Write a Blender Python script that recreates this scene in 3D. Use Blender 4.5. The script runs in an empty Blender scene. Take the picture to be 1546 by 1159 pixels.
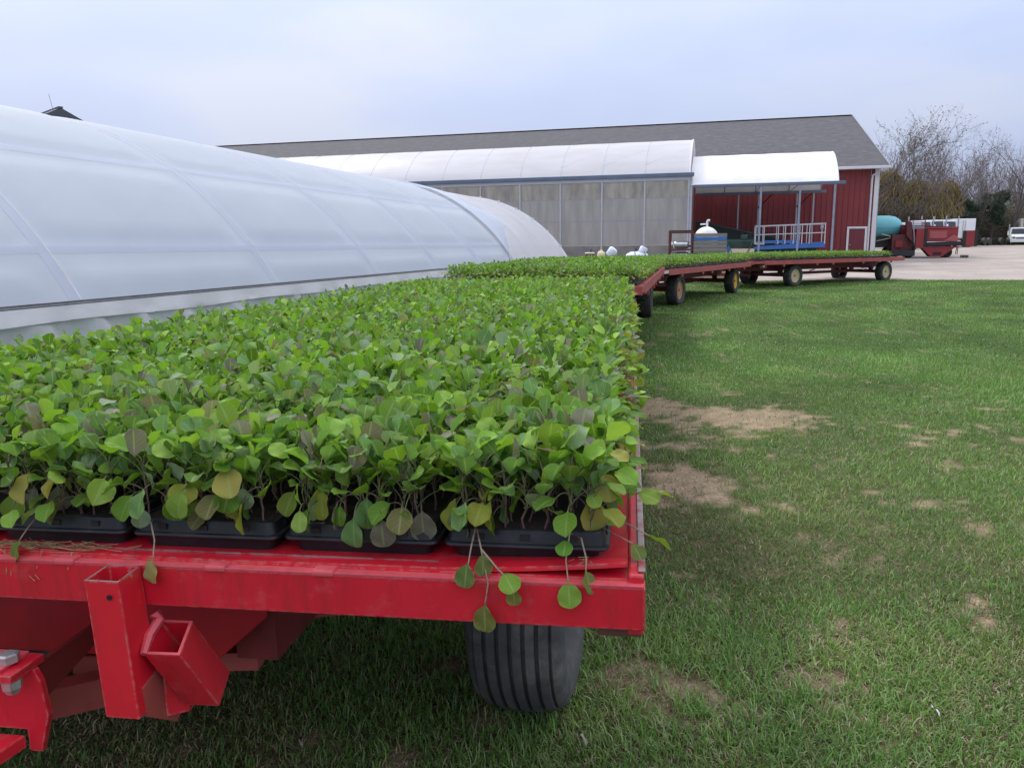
import bpy, math, random
import numpy as np
from mathutils import Vector, Matrix
rad = math.radians
sc = bpy.context.scene
COL = sc.collection

# ------------------------------------------------------------------ camera
W, H, F = 1546.0, 1159.0, 1165.0
PITCH = math.atan((579.5 - 371.3) / F)
ROLL = 0.010
cd = bpy.data.cameras.new('camera'); cam = bpy.data.objects.new('camera', cd); COL.objects.link(cam)
cd.sensor_fit = 'HORIZONTAL'; cd.sensor_width = 36.0; cd.lens = F / W * 36.0
cd.clip_start = 0.05; cd.clip_end = 3000
fw = Vector((0, math.cos(PITCH), -math.sin(PITCH))); up0 = Vector((0, math.sin(PITCH), math.cos(PITCH))); r0 = Vector((1, 0, 0))
cr = (r0 * math.cos(ROLL) - up0 * math.sin(ROLL)); cu = (up0 * math.cos(ROLL) + r0 * math.sin(ROLL))
M = Matrix((cr, cu, -fw)).transposed().to_4x4(); M.translation = (0, 0, 1.5)
cam.matrix_world = M
sc.camera = cam

# ------------------------------------------------------------------ sky and sun
SUN_ELEV, SUN_AZ = 50.0, -38.0          # degrees; azimuth from +Y, negative = towards the left
world = bpy.data.worlds.new('World'); sc.world = world; world.use_nodes = True
nt = world.node_tree; nt.nodes.clear()
def N(t, nt=None, **kw):
    n = nt.nodes.new(t)
    for k, v in kw.items(): setattr(n, k, v)
    return n
o = N('ShaderNodeOutputWorld', nt); mixs = N('ShaderNodeMixShader', nt); mixs.inputs[0].default_value = 0.86
b1 = N('ShaderNodeBackground', nt); b2 = N('ShaderNodeBackground', nt)
sky = N('ShaderNodeTexSky', nt, sky_type='NISHITA'); sky.sun_disc = False
sky.sun_elevation = rad(SUN_ELEV); sky.sun_rotation = rad(SUN_AZ); sky.dust_density = 3.0
b1.inputs[1].default_value = 0.10
nt.links.new(sky.outputs[0], b1.inputs[0])
tc = N('ShaderNodeTexCoord', nt); sep = N('ShaderNodeSeparateXYZ', nt); nt.links.new(tc.outputs['Generated'], sep.inputs[0])
mp = N('ShaderNodeMapping', nt); mp.inputs['Scale'].default_value = (1.0, 1.0, 3.2); nt.links.new(tc.outputs['Generated'], mp.inputs[0])
nz = N('ShaderNodeTexNoise', nt); nz.inputs['Scale'].default_value = 1.9; nz.inputs['Detail'].default_value = 5; nz.inputs['Roughness'].default_value = .48
nt.links.new(mp.outputs[0], nz.inputs['Vector'])
mr = N('ShaderNodeMapRange', nt); mr.inputs[1].default_value = .33; mr.inputs[2].default_value = .68
nt.links.new(nz.outputs[0], mr.inputs[0])
el = N('ShaderNodeMapRange', nt); el.inputs[1].default_value = .10; el.inputs[2].default_value = .50; el.inputs[3].default_value = 0; el.inputs[4].default_value = 1
nt.links.new(sep.outputs[2], el.inputs[0])
ad = N('ShaderNodeMath', nt, operation='MULTIPLY_ADD'); ad.inputs[1].default_value = .62
nt.links.new(mr.outputs[0], ad.inputs[0])
ml = N('ShaderNodeMath', nt, operation='MULTIPLY'); ml.inputs[1].default_value = .62; nt.links.new(el.outputs[0], ml.inputs[0]); nt.links.new(ml.outputs[0], ad.inputs[2])
rp = N('ShaderNodeValToRGB', nt); rp.color_ramp.elements[0].color = (.42, .50, .78, 1); rp.color_ramp.elements[1].color = (.70, .70, .77, 1)
e_ = rp.color_ramp.elements.new(.5); e_.color = (.53, .60, .81, 1)
nt.links.new(ad.outputs[0], rp.inputs[0]); nt.links.new(rp.outputs[0], b2.inputs[0])
# standard overcast luminance: the zenith is about three times as bright as the horizon
cz = N('ShaderNodeMapRange', nt); cz.inputs[1].default_value = 0; cz.inputs[2].default_value = 1; cz.inputs[3].default_value = .64; cz.inputs[4].default_value = 2.2
nt.links.new(sep.outputs[2], cz.inputs[0]); nt.links.new(cz.outputs[0], b2.inputs[1])
nt.links.new(b1.outputs[0], mixs.inputs[1]); nt.links.new(b2.outputs[0], mixs.inputs[2]); nt.links.new(mixs.outputs[0], o.inputs[0])
sd = bpy.data.lights.new('sun', 'SUN'); so = bpy.data.objects.new('sun', sd); COL.objects.link(so)
sd.energy = 1.5; sd.angle = rad(14); sd.color = (1.0, .96, .90)
sdir = Vector((math.sin(rad(SUN_AZ)) * math.cos(rad(SUN_ELEV)), math.cos(rad(SUN_AZ)) * math.cos(rad(SUN_ELEV)), math.sin(rad(SUN_ELEV))))
so.rotation_euler = sdir.to_track_quat('Z', 'Y').to_euler()
vs = sc.view_settings; vs.view_transform = 'Standard'; vs.look = 'None'; vs.exposure = 0.42; vs.gamma = 1.0; vs.use_curve_mapping = False

# ------------------------------------------------------------------ helpers
rng = np.random.default_rng(7); random.seed(7)
YG = rad(15.09); DV = Vector((math.sin(YG), math.cos(YG), 0)); EV = Vector((math.cos(YG), -math.sin(YG), 0))
def gz(x, y):
    """height of the ground: flat lawn, rising slightly across the yard"""
    d = np.hypot(x, y)
    return np.interp(d, [0, 27, 36, 44, 52, 62, 90, 130, 250, 3000], [0, 0, .08, .22, .34, .52, .78, .98, 1.15, 1.2])
def S(e, A, z=None):
    p = EV * e + DV * A
    p.z = float(gz(p.x, p.y)) if z is None else z
    return p
def tag(o, label, cat, group=None, kind=None):
    o['label'] = label; o['category'] = cat
    if group: o['group'] = group
    if kind: o['kind'] = kind
    return o
def kind(o, k): o['kind'] = k; return o
def empty(name, loc, rz=0.0, label=None, cat=None, group=None, ry=0.0):
    o = bpy.data.objects.new(name, None); COL.objects.link(o)
    o.location = loc; o.rotation_euler = (0, ry, rz); o.empty_display_size = .1
    if label: tag(o, label, cat, group)
    return o
def link(name, me, mat, parent=None, loc=None, rot=None, scale=None):
    o = bpy.data.objects.new(name, me); COL.objects.link(o)
    if mat and not me.materials: me.materials.append(mat)
    if parent: o.parent = parent
    if loc is not None: o.location = loc
    if rot is not None: o.rotation_euler = rot
    if scale is not None: o.scale = scale
    return o
class MB:
    def __init__(s): s.v = []; s.f = []
    def add(s, v, f):
        b = len(s.v); s.v += [tuple(map(float, p)) for p in v]; s.f += [tuple(b + i for i in q) for q in f]; return s
    def box(s, x0, x1, y0, y1, z0, z1):
        return s.add([(x0,y0,z0),(x1,y0,z0),(x1,y1,z0),(x0,y1,z0),(x0,y0,z1),(x1,y0,z1),(x1,y1,z1),(x0,y1,z1)],
                     [(3,2,1,0),(4,5,6,7),(0,1,5,4),(1,2,6,5),(2,3,7,6),(3,0,4,7)])
    def hexa(s, p):                                  # eight corners: bottom ring then top ring
        return s.add(p, [(3,2,1,0),(4,5,6,7),(0,1,5,4),(1,2,6,5),(2,3,7,6),(3,0,4,7)])
    def bar(s, p0, p1, w, h=None):                    # rectangular bar between two points
        h = h or w; p0, p1 = Vector(p0), Vector(p1); d = (p1 - p0).normalized()
        a = d.cross(Vector((0,0,1))) if abs(d.z) < .95 else Vector((1,0,0)); a.normalize(); b = a.cross(d)
        r = [a*(-w/2)+b*(-h/2), a*(w/2)+b*(-h/2), a*(w/2)+b*(h/2), a*(-w/2)+b*(h/2)]
        return s.add([p0+q for q in r]+[p1+q for q in r], [(3,2,1,0),(4,5,6,7),(0,1,5,4),(1,2,6,5),(2,3,7,6),(3,0,4,7)])
    def tube(s, pts, r, n=8, caps=True):
        pts = [Vector(p) for p in pts]; rr = r if hasattr(r, '__len__') else [r]*len(pts); rings = []
        ref = None
        for i, p in enumerate(pts):
            d = (pts[min(i+1, len(pts)-1)] - pts[max(i-1, 0)]).normalized()
            a = d.cross(Vector((0,0,1))) if abs(d.z) < .9 else d.cross(Vector((1,0,0)))
            if ref is not None:
                a = ref - d * ref.dot(d)
            a.normalize(); ref = a; b = d.cross(a)
            rings.append([p + (a*math.cos(2*math.pi*k/n) + b*math.sin(2*math.pi*k/n))*rr[i] for k in range(n)])
        return s.loft(rings, caps)
    def loft(s, rings, caps=True, closed=True):
        n = len(rings[0]); v = [p for r in rings for p in r]; f = []
        for i in range(len(rings)-1):
            for k in range(n if closed else n-1):
                k2 = (k+1) % n; f.append((i*n+k, i*n+k2, (i+1)*n+k2, (i+1)*n+k))
        if caps: f.append(tuple(range(n-1, -1, -1))); f.append(tuple((len(rings)-1)*n+k for k in range(n)))
        return s.add(v, f)
    def lathe(s, prof, n=32, axis='x', closed=False, c=(0,0,0)):    # prof: (axial, radius)
        rings = []
        for a, r in prof:
            ring = []
            for k in range(n):
                t = 2*math.pi*k/n; y, z = r*math.cos(t), r*math.sin(t)
                p = (a, y, z) if axis == 'x' else ((y, z, a) if axis == 'z' else (z, a, y))
                ring.append((p[0]+c[0], p[1]+c[1], p[2]+c[2]))
            rings.append(ring)
        if closed: rings.append(rings[0])
        return s.loft(rings, caps=not closed)
    def prism(s, poly, a0, a1, axis='y'):             # polygon in the two other axes, extruded along axis
        def P(u, w, a): return (u, a, w) if axis == 'y' else ((a, u, w) if axis == 'x' else (u, w, a))
        n = len(poly)
        return s.add([P(u,w,a0) for u,w in poly]+[P(u,w,a1) for u,w in poly],
                     [tuple(range(n)), tuple(range(2*n-1, n-1, -1))]+[(i, i+n, (i+1)%n+n, (i+1)%n) for i in range(n)])
    def mesh(s, name, smooth=False):
        me = bpy.data.meshes.new(name); me.from_pydata(s.v, [], s.f); me.update()
        import bmesh
        bm = bmesh.new(); bm.from_mesh(me); bmesh.ops.recalc_face_normals(bm, faces=bm.faces); bm.to_mesh(me); bm.free()
        if smooth:
            me.polygons.foreach_set('use_smooth', [True]*len(me.polygons))
            try: me.set_sharp_from_angle(angle=rad(35))
            except Exception: pass
        return me
    def build(s, name, mat, parent=None, smooth=False, bevel=0.0, loc=None, rot=None):
        o = link(name, s.mesh(name, smooth), mat, parent, loc, rot)
        if bevel:
            m = o.modifiers.new('bevel', 'BEVEL'); m.width = bevel; m.segments = 2; m.limit_method = 'ANGLE'; m.angle_limit = rad(40)
        return o
def np_mesh(name, v, f, cols=None, vv=None, smooth=False):
    """v (n,3), f (m,3 or 4) -> mesh, optional colour per vertex"""
    me = bpy.data.meshes.new(name); n = len(v); m, k = f.shape
    me.vertices.add(n); me.vertices.foreach_set('co', np.ascontiguousarray(v, dtype=np.float32).ravel())
    me.loops.add(m*k); me.loops.foreach_set('vertex_index', np.ascontiguousarray(f, dtype=np.int32).ravel())
    me.polygons.add(m); me.polygons.foreach_set('loop_start', np.arange(0, m*k, k, dtype=np.int32))
    if smooth: me.polygons.foreach_set('use_smooth', np.ones(m, dtype=bool))
    me.update(calc_edges=True)
    if cols is not None:
        a = me.attributes.new('lc', 'FLOAT_COLOR', 'POINT'); a.data.foreach_set('color', np.ascontiguousarray(cols, dtype=np.float32).ravel())
    if vv is not None:
        a = me.attributes.new('lv', 'FLOAT', 'POINT'); a.data.foreach_set('value', np.ascontiguousarray(vv, dtype=np.float32).ravel())
    return me
def copy_tree(o, parent=None):
    c = o.copy(); COL.objects.link(c); c.parent = parent
    for ch in list(o.children): copy_tree(ch, c)
    return c

# ------------------------------------------------------------------ materials
def mat(name, col, rough=.5, metal=0.0, var=.12, scale=6.0, patch=None, patch_amt=.5, patch_scale=9.0, patch_soft=.08,
        bump=0.0, bscale=80.0, coat=0.0, spec=.5, stretch=(1,1,1), patch2=None, patch2_amt=.65, patch2_scale=40.0):
    m = bpy.data.materials.new(name); m.use_nodes = True; t = m.node_tree; b = t.nodes['Principled BSDF']
    tc = t.nodes.new('ShaderNodeTexCoord'); mp = t.nodes.new('ShaderNodeMapping'); mp.inputs['Scale'].default_value = stretch
    t.links.new(tc.outputs['Object'], mp.inputs[0])
    def noise(s, det=6, rg=.6):
        n = t.nodes.new('ShaderNodeTexNoise'); n.inputs['Scale'].default_value = s; n.inputs['Detail'].default_value = det; n.inputs['Roughness'].default_value = rg
        t.links.new(mp.outputs[0], n.inputs['Vector']); return n
    def mix(fac, a, bcol):
        x = t.nodes.new('ShaderNodeMix'); x.data_type = 'RGBA'
        t.links.new(fac, x.inputs[0])
        if isinstance(a, tuple): x.inputs[6].default_value = (*a, 1)
        else: t.links.new(a, x.inputs[6])
        if isinstance(bcol, tuple): x.inputs[7].default_value = (*bcol, 1)
        else: t.links.new(bcol, x.inputs[7])
        return x.outputs[2]
    n1 = noise(scale); mr = t.nodes.new('ShaderNodeMapRange'); mr.inputs[1].default_value = .3; mr.inputs[2].default_value = .7
    t.links.new(n1.outputs[0], mr.inputs[0])
    c = mix(mr.outputs[0], tuple(max(0, q*(1-var)) for q in col), tuple(min(1, q*(1+var)) for q in col))
    for pc, amt, psc in ((patch, patch_amt, patch_scale), (patch2, patch2_amt, patch2_scale)):
        if pc:
            n2 = noise(psc, 8, .7); m2 = t.nodes.new('ShaderNodeMapRange'); m2.inputs[1].default_value = amt; m2.inputs[2].default_value = amt+patch_soft
            t.links.new(n2.outputs[0], m2.inputs[0]); c = mix(m2.outputs[0], c, pc)
    t.links.new(c, b.inputs['Base Color'])
    rr = t.nodes.new('ShaderNodeMapRange'); rr.inputs[3].default_value = max(.02, rough-.1); rr.inputs[4].default_value = min(1, rough+.12)
    t.links.new(n1.outputs[0], rr.inputs[0]); t.links.new(rr.outputs[0], b.inputs['Roughness'])
    b.inputs['Metallic'].default_value = metal; b.inputs['Coat Weight'].default_value = coat; b.inputs['Coat Roughness'].default_value = .15
    b.inputs['Specular IOR Level'].default_value = spec
    if bump:
        nb = noise(bscale, 4); bp = t.nodes.new('ShaderNodeBump'); bp.inputs['Strength'].default_value = bump; bp.inputs['Distance'].default_value = .01
        t.links.new(nb.outputs[0], bp.inputs['Height']); t.links.new(bp.outputs[0], b.inputs['Normal'])
    return m
def attr_mat(name, rough=.5, trans=.0, veins=False, spec=.3, tscale=(1.15, 1.2, .5)):
    """colour from the mesh's own per-vertex colour; optional translucency (leaves, grass)"""
    m = bpy.data.materials.new(name); m.use_nodes = True; t = m.node_tree; b = t.nodes['Principled BSDF']; out = t.nodes['Material Output']
    a = t.nodes.new('ShaderNodeAttribute'); a.attribute_name = 'lc'
    c = a.outputs['Color']
    if veins:
        mr = t.nodes.new('ShaderNodeMapRange'); mr.inputs[1].default_value = .03; mr.inputs[2].default_value = .12; mr.inputs[3].default_value = .42; mr.inputs[4].default_value = 0
        t.links.new(a.outputs['Alpha'], mr.inputs[0])
        av = t.nodes.new('ShaderNodeAttribute'); av.attribute_name = 'lv'
        k = t.nodes.new('ShaderNodeMath'); k.operation = 'MULTIPLY_ADD'; k.inputs[1].default_value = -.42; t.links.new(a.outputs['Alpha'], k.inputs[0]); t.links.new(av.outputs['Fac'], k.inputs[2])
        k2 = t.nodes.new('ShaderNodeMath'); k2.operation = 'MULTIPLY'; k2.inputs[1].default_value = 34.0; t.links.new(k.outputs[0], k2.inputs[0])
        k3 = t.nodes.new('ShaderNodeMath'); k3.operation = 'SINE'; t.links.new(k2.outputs[0], k3.inputs[0])
        k4 = t.nodes.new('ShaderNodeMapRange'); k4.inputs[1].default_value = .86; k4.inputs[2].default_value = 1.0; k4.inputs[3].default_value = 0; k4.inputs[4].default_value = .2; t.links.new(k3.outputs[0], k4.inputs[0])
        mg = t.nodes.new('ShaderNodeMapRange'); mg.inputs[1].default_value = .86; mg.inputs[2].default_value = 1.0; mg.inputs[3].default_value = 0; mg.inputs[4].default_value = .16; t.links.new(a.outputs['Alpha'], mg.inputs[0])
        mx0 = t.nodes.new('ShaderNodeMath'); mx0.operation = 'MAXIMUM'; t.links.new(mr.outputs[0], mx0.inputs[0]); t.links.new(mg.outputs[0], mx0.inputs[1])
        mx = t.nodes.new('ShaderNodeMath'); mx.operation = 'MAXIMUM'; t.links.new(mx0.outputs[0], mx.inputs[0]); t.links.new(k4.outputs[0], mx.inputs[1])
        x = t.nodes.new('ShaderNodeMix'); x.data_type = 'RGBA'; t.links.new(mx.outputs[0], x.inputs[0]); t.links.new(c, x.inputs[6]); x.inputs[7].default_value = (.36, .48, .20, 1); c = x.outputs[2]
        bp = t.nodes.new('ShaderNodeBump'); bp.inputs['Strength'].default_value = .35; bp.inputs['Distance'].default_value = .0015; bp.invert = True
        t.links.new(mx.outputs[0], bp.inputs['Height']); t.links.new(bp.outputs[0], b.inputs['Normal'])
    t.links.new(c, b.inputs['Base Color']); b.inputs['Roughness'].default_value = rough; b.inputs['Specular IOR Level'].default_value = spec
    if trans:
        tr = t.nodes.new('ShaderNodeBsdfTranslucent'); mm = t.nodes.new('ShaderNodeMix'); mm.data_type = 'RGBA'; mm.blend_type = 'MULTIPLY'; mm.inputs[0].default_value = 1
        t.links.new(c, mm.inputs[6]); mm.inputs[7].default_value = (*tscale, 1); t.links.new(mm.outputs[2], tr.inputs[0])
        ms = t.nodes.new('ShaderNodeMixShader'); ms.inputs[0].default_value = trans
        t.links.new(b.outputs[0], ms.inputs[1]); t.links.new(tr.outputs[0], ms.inputs[2]); t.links.new(ms.outputs[0], out.inputs[0])
    return m
def film_mat(name, col, transl=.45, transp=.12, gloss=.12, grough=.25, dirt=None, dirt_amt=.5, dirt_scale=(1,1,1), wave=None, bump=.0, bscale=1.0):
    """thin plastic sheet: diffuse + translucent + part see-through + soft sheen"""
    m = bpy.data.materials.new(name); m.use_nodes = True; t = m.node_tree; t.nodes.clear()
    nn = t.nodes.new; L = t.links.new
    out = nn('ShaderNodeOutputMaterial'); df = nn('ShaderNodeBsdfDiffuse'); tl = nn('ShaderNodeBsdfTranslucent'); tp = nn('ShaderNodeBsdfTransparent'); gl = nn('ShaderNodeBsdfGlossy'); gl.inputs['Roughness'].default_value = grough
    tc = nn('ShaderNodeTexCoord'); mp = nn('ShaderNodeMapping'); mp.inputs['Scale'].default_value = dirt_scale; L(tc.outputs['Object'], mp.inputs[0])
    n1 = nn('ShaderNodeTexNoise'); n1.inputs['Scale'].default_value = 1.0; n1.inputs['Detail'].default_value = 6; n1.inputs['Roughness'].default_value = .6; L(mp.outputs[0], n1.inputs['Vector'])
    x = nn('ShaderNodeMix'); x.data_type = 'RGBA'; x.inputs[6].default_value = (*col, 1); x.inputs[7].default_value = (*(dirt or tuple(q*.94 for q in col)), 1)
    mr = nn('ShaderNodeMapRange'); mr.inputs[1].default_value = dirt_amt-.15; mr.inputs[2].default_value = dirt_amt+.2; L(n1.outputs[0], mr.inputs[0]); L(mr.outputs[0], x.inputs[0])
    L(x.outputs[2], df.inputs[0]); L(x.outputs[2], tl.inputs[0])
    m1 = nn('ShaderNodeMixShader'); m1.inputs[0].default_value = transl; L(df.outputs[0], m1.inputs[1]); L(tl.outputs[0], m1.inputs[2])
    m2 = nn('ShaderNodeMixShader'); m2.inputs[0].default_value = transp; L(m1.outputs[0], m2.inputs[1]); L(tp.outputs[0], m2.inputs[2])
    fr = nn('ShaderNodeLayerWeight'); fr.inputs[0].default_value = .25
    k = nn('ShaderNodeMath'); k.operation = 'MULTIPLY_ADD'; k.inputs[1].default_value = .55; k.inputs[2].default_value = gloss*.4; L(fr.outputs['Fresnel'], k.inputs[0])
    k.inputs[1].default_value = gloss*3
    m3 = nn('ShaderNodeMixShader'); L(k.outputs[0], m3.inputs[0]); L(m2.outputs[0], m3.inputs[1]); L(gl.outputs[0], m3.inputs[2]); L(m3.outputs[0], out.inputs[0])
    hsrc = None
    if wave:
        w = nn('ShaderNodeTexWave'); w.wave_type = 'BANDS'; w.bands_direction = 'X'; w.inputs['Scale'].default_value = wave; L(tc.outputs['Object'], w.inputs['Vector']); hsrc = w.outputs['Fac']
    elif bump:
        n2 = nn('ShaderNodeTexNoise'); n2.inputs['Scale'].default_value = bscale; n2.inputs['Detail'].default_value = 3; L(tc.outputs['Object'], n2.inputs['Vector']); hsrc = n2.outputs[0]
    if hsrc is not None:
        bp = nn('ShaderNodeBump'); bp.inputs['Strength'].default_value = bump or .3; bp.inputs['Distance'].default_value = .05; L(hsrc, bp.inputs['Height'])
        for s_ in (df, tl, gl): L(bp.outputs[0], s_.inputs['Normal'])
    return m
RUST = (.11, .045, .022)
M_RED = mat('red_paint', (.60, .012, .030), .38, var=.10, scale=5, patch=(.58, .075, .085), patch_amt=.54, patch_scale=16, patch_soft=.22, patch2=(.13, .035, .028), patch2_amt=.655, patch2_scale=46, bump=.03, bscale=60, coat=.1)
M_REDOLD = mat('faded_red_paint', (.36, .075, .065), .6, var=.2, scale=5, patch=(.25, .05, .04), patch_amt=.55, patch_scale=8, patch_soft=.2, patch2=(.12, .05, .035), patch2_amt=.64, patch2_scale=22)
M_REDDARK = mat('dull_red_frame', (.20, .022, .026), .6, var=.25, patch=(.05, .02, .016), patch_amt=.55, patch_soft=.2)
M_WELD = mat('primer_weld', (.62, .09, .11), .55, var=.15, scale=30)
M_BAREM = mat('scuffed_bare_metal', (.34, .27, .26), .45, .55, var=.3, scale=20, patch=(.42, .06, .07), patch_amt=.52, patch_scale=26, patch2=RUST, patch2_amt=.6)
def edge_wear(m, col=(.50, .20, .18), grime=(.22, .02, .022)):
    """chipped paint along real edges (bevel normal against face normal) and long grime streaks"""
    t = m.node_tree; b = t.nodes['Principled BSDF']; src = b.inputs['Base Color'].links[0].from_socket
    bv = t.nodes.new('ShaderNodeBevel'); bv.samples = 4; bv.inputs['Radius'].default_value = .007
    ge = t.nodes.new('ShaderNodeNewGeometry'); dt = t.nodes.new('ShaderNodeVectorMath'); dt.operation = 'DOT_PRODUCT'
    t.links.new(bv.outputs[0], dt.inputs[0]); t.links.new(ge.outputs['Normal'], dt.inputs[1])
    e = t.nodes.new('ShaderNodeMapRange'); e.inputs[1].default_value = .985; e.inputs[2].default_value = .90; t.links.new(dt.outputs['Value'], e.inputs[0])
    tc = t.nodes.new('ShaderNodeTexCoord')
    def nz_(scale, st, lo, hi):
        mp = t.nodes.new('ShaderNodeMapping'); mp.inputs['Scale'].default_value = st; t.links.new(tc.outputs['Object'], mp.inputs[0])
        n = t.nodes.new('ShaderNodeTexNoise'); n.inputs['Scale'].default_value = scale; n.inputs['Detail'].default_value = 8; n.inputs['Roughness'].default_value = .7; t.links.new(mp.outputs[0], n.inputs['Vector'])
        r_ = t.nodes.new('ShaderNodeMapRange'); r_.inputs[1].default_value = lo; r_.inputs[2].default_value = hi; t.links.new(n.outputs[0], r_.inputs[0]); return r_.outputs[0]
    k = t.nodes.new('ShaderNodeMath'); k.operation = 'MULTIPLY'; t.links.new(e.outputs[0], k.inputs[0]); t.links.new(nz_(55, (1, 1, 1), .44, .58), k.inputs[1])
    x0 = t.nodes.new('ShaderNodeMix'); x0.data_type = 'RGBA'; g = t.nodes.new('ShaderNodeMath'); g.operation = 'MULTIPLY'; g.inputs[1].default_value = .65; t.links.new(nz_(9, (2.2, 2.2, .35), .50, .72), g.inputs[0])
    t.links.new(g.outputs[0], x0.inputs[0]); t.links.new(src, x0.inputs[6]); x0.inputs[7].default_value = (*grime, 1)
    x1 = t.nodes.new('ShaderNodeMix'); x1.data_type = 'RGBA'; t.links.new(k.outputs[0], x1.inputs[0]); t.links.new(x0.outputs[2], x1.inputs[6]); x1.inputs[7].default_value = (*col, 1)
    t.links.new(x1.outputs[2], b.inputs['Base Color']); return m
edge_wear(M_RED)
M_TYRE = mat('tyre_rubber', (.075, .075, .076), .8, var=.3, scale=9, patch=(.19, .18, .165), patch_amt=.50, patch2=(.13, .10, .07), patch2_amt=.60, patch2_scale=18, patch_scale=7, patch_soft=.25, bump=.15, bscale=90)
M_TYREOLD = mat('dusty_tyre_rubber', (.045, .044, .043), .8, var=.3, scale=9, patch=(.14, .13, .12), patch_amt=.46, patch_scale=6, patch_soft=.3, bump=.15, bscale=90)
M_RIMY = mat('yellow_rim', (.66, .38, .015), .5, var=.15, patch=RUST, patch_amt=.66, patch_scale=14)
M_RIMC = mat('cream_rim', (.55, .46, .26), .55, var=.15, patch=(.22, .13, .06), patch_amt=.58, patch_scale=12)
M_RIMT = mat('tan_rim', (.42, .26, .12), .6, var=.2, patch=RUST, patch_amt=.55, patch_scale=12)
M_RIMW = mat('pale_rim', (.60, .58, .50), .55, var=.15, patch=RUST, patch_amt=.66)
M_STEEL = mat('galvanised_steel', (.36, .39, .43), .45, .5, var=.18, scale=14)
M_BOLT = mat('zinc_bolt', (.50, .52, .54), .4, .7, var=.15, scale=40, patch=RUST, patch_amt=.68, patch_scale=60)
M_TRAY = mat('black_tray_plastic', (.012, .014, .018), .38, var=.3, scale=20, patch=(.035, .04, .046), patch_amt=.55, patch_scale=14, patch_soft=.2)
M_SOIL = mat('potting_mix', (.020, .014, .010), .95, var=.5, scale=60, patch=(.16, .11, .07), patch_amt=.66, patch_scale=170, bump=.6, bscale=120)
M_BLACK = mat('black_rubber_hose', (.012, .012, .014), .5)
M_DARK = mat('dark_machinery', (.022, .028, .030), .6, var=.4)
M_WHITE = mat('white_paint', (.72, .72, .73), .5, var=.06, patch=(.5, .48, .44), patch_amt=.68)
M_LEAF = attr_mat('seedling_leaf', .58, .36, veins=True, spec=.22)
M_STEM = attr_mat('seedling_stem', .5, .0)
M_GRASS = attr_mat('grass_blade', .6, .30, spec=.2, tscale=(1.1, 1.15, .5))

# ------------------------------------------------------------------ numpy noise for the lawn
def vnoise(x, y, seed, scale):
    r = np.random.default_rng(seed); tab = r.random((256, 256))
    x = np.asarray(x)/scale + 1000.3; y = np.asarray(y)/scale + 1000.7
    xi = np.floor(x).astype(int); yi = np.floor(y).astype(int); fx = x-xi; fy = y-yi; fx = fx*fx*(3-2*fx); fy = fy*fy*(3-2*fy)
    g = lambda a, b: tab[a % 256, b % 256]
    return (g(xi,yi)*(1-fx)+g(xi+1,yi)*fx)*(1-fy)+(g(xi,yi+1)*(1-fx)+g(xi+1,yi+1)*fx)*fy
def fbm(x, y, seed, scale, oct=4):
    s = 0; a = 1; t = 0
    for i in range(oct): s = s + a*vnoise(x, y, seed+i, scale/2**i); t += a; a *= .55
    return s/t
def edge_y(x):          # where the lawn meets the gravel (world y for world x)
    return np.interp(x, [-30, 0, 5.7, 7.4, 9.5, 12, 14.6, 16, 19, 26, 45, 120], [29, 29.2, 29.4, 29.9, 30.3, 30.6, 30.2, 29.7, 28.7, 26.5, 23.5, 20])
def bare(x, y):
    """0..1: how bare / dry the lawn is"""
    n = fbm(x, y, 11, .55, 4); n2 = fbm(x, y, 31, .10, 3); n3 = fbm(x, y, 37, .28, 3)
    b = np.zeros_like(n)
    for cx, cy, rx, ry, am in ((1.90, 6.60, .72, .62, .33), (1.35, 6.95, .55, .42, .29), (1.12, 4.75, .38, .55, .31), (1.15, 5.6, .45, .3, .16), (.62, 2.35, .16, .2, .10), (3.4, 6.0, 1.0, .6, .08), (2.9, 3.6, .8, .6, .06), (4.6, 7.4, 1.1, .6, .06), (-.4, 2.3, .6, .5, .10)):
        b = np.maximum(b, am*np.exp(-(((x-cx)/rx)**2+((y-cy)/ry)**2)))
    v = b + .24*n + .46*n2 + .24*n3
    return np.clip((v-.568)/.12, 0, 1)
def mow(x, y):          # faint mowing bands that follow the curve of the wagons
    d = np.hypot(np.asarray(x)-25.0, np.asarray(y)-9.0); return np.sin(d*2*math.pi/1.55+1.2*vnoise(x, y, 44, 3.0))
def lushness(x, y): return np.clip(fbm(x, y, 51, 1.1, 4)+.075*mow(x, y)*np.clip((np.asarray(y)-3)/4, 0, 1), 0, 1)

# ------------------------------------------------------------------ ground
def axis(lo, fine0, fine1, hi, step, grow):
    a = list(np.arange(fine0, fine1, step)); s = step; p = a[-1]
    while p < hi: s *= grow; p += s; a.append(p)
    s = step; p = fine0; b = []
    while p > lo: s *= grow; p -= s; b.append(p)
    return np.array(b[::-1]+a)
gx = axis(-1500, -1.6, 6.2, 1500, .065, 1.07); gy = axis(-60, 1.2, 8.6, 2200, .065, 1.07)
X, Y = np.meshgrid(gx, gy); Z = gz(X, Y) + (fbm(X, Y, 71, 2.5, 3)-.5)*.03*(np.hypot(X, Y) < 30)*(np.hypot(X, Y) > 3.2)
B = bare(X, Y); lu = lushness(X, Y)
far = np.clip((np.hypot(X, Y)-2.5)/6.5, 0, 1)*(1-.75*np.clip(B*1.4, 0, 1))
soil = np.array([.050, .046, .022]); thatch = np.array([.38, .285, .195]); gr = np.array([.055, .105, .026])
t1 = fbm(X, Y, 91, .06, 3)[..., None]
base = soil*(1-t1)+thatch*.35*t1
col = base*(1-B[..., None]) + (thatch*(.55+.5*t1))*B[..., None]
farcol = gr*(.72+.6*lu[..., None]) + np.array([.02, .015, .006])*B[..., None]
col = col*(1-far[..., None]) + farcol*far[..., None]
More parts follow.
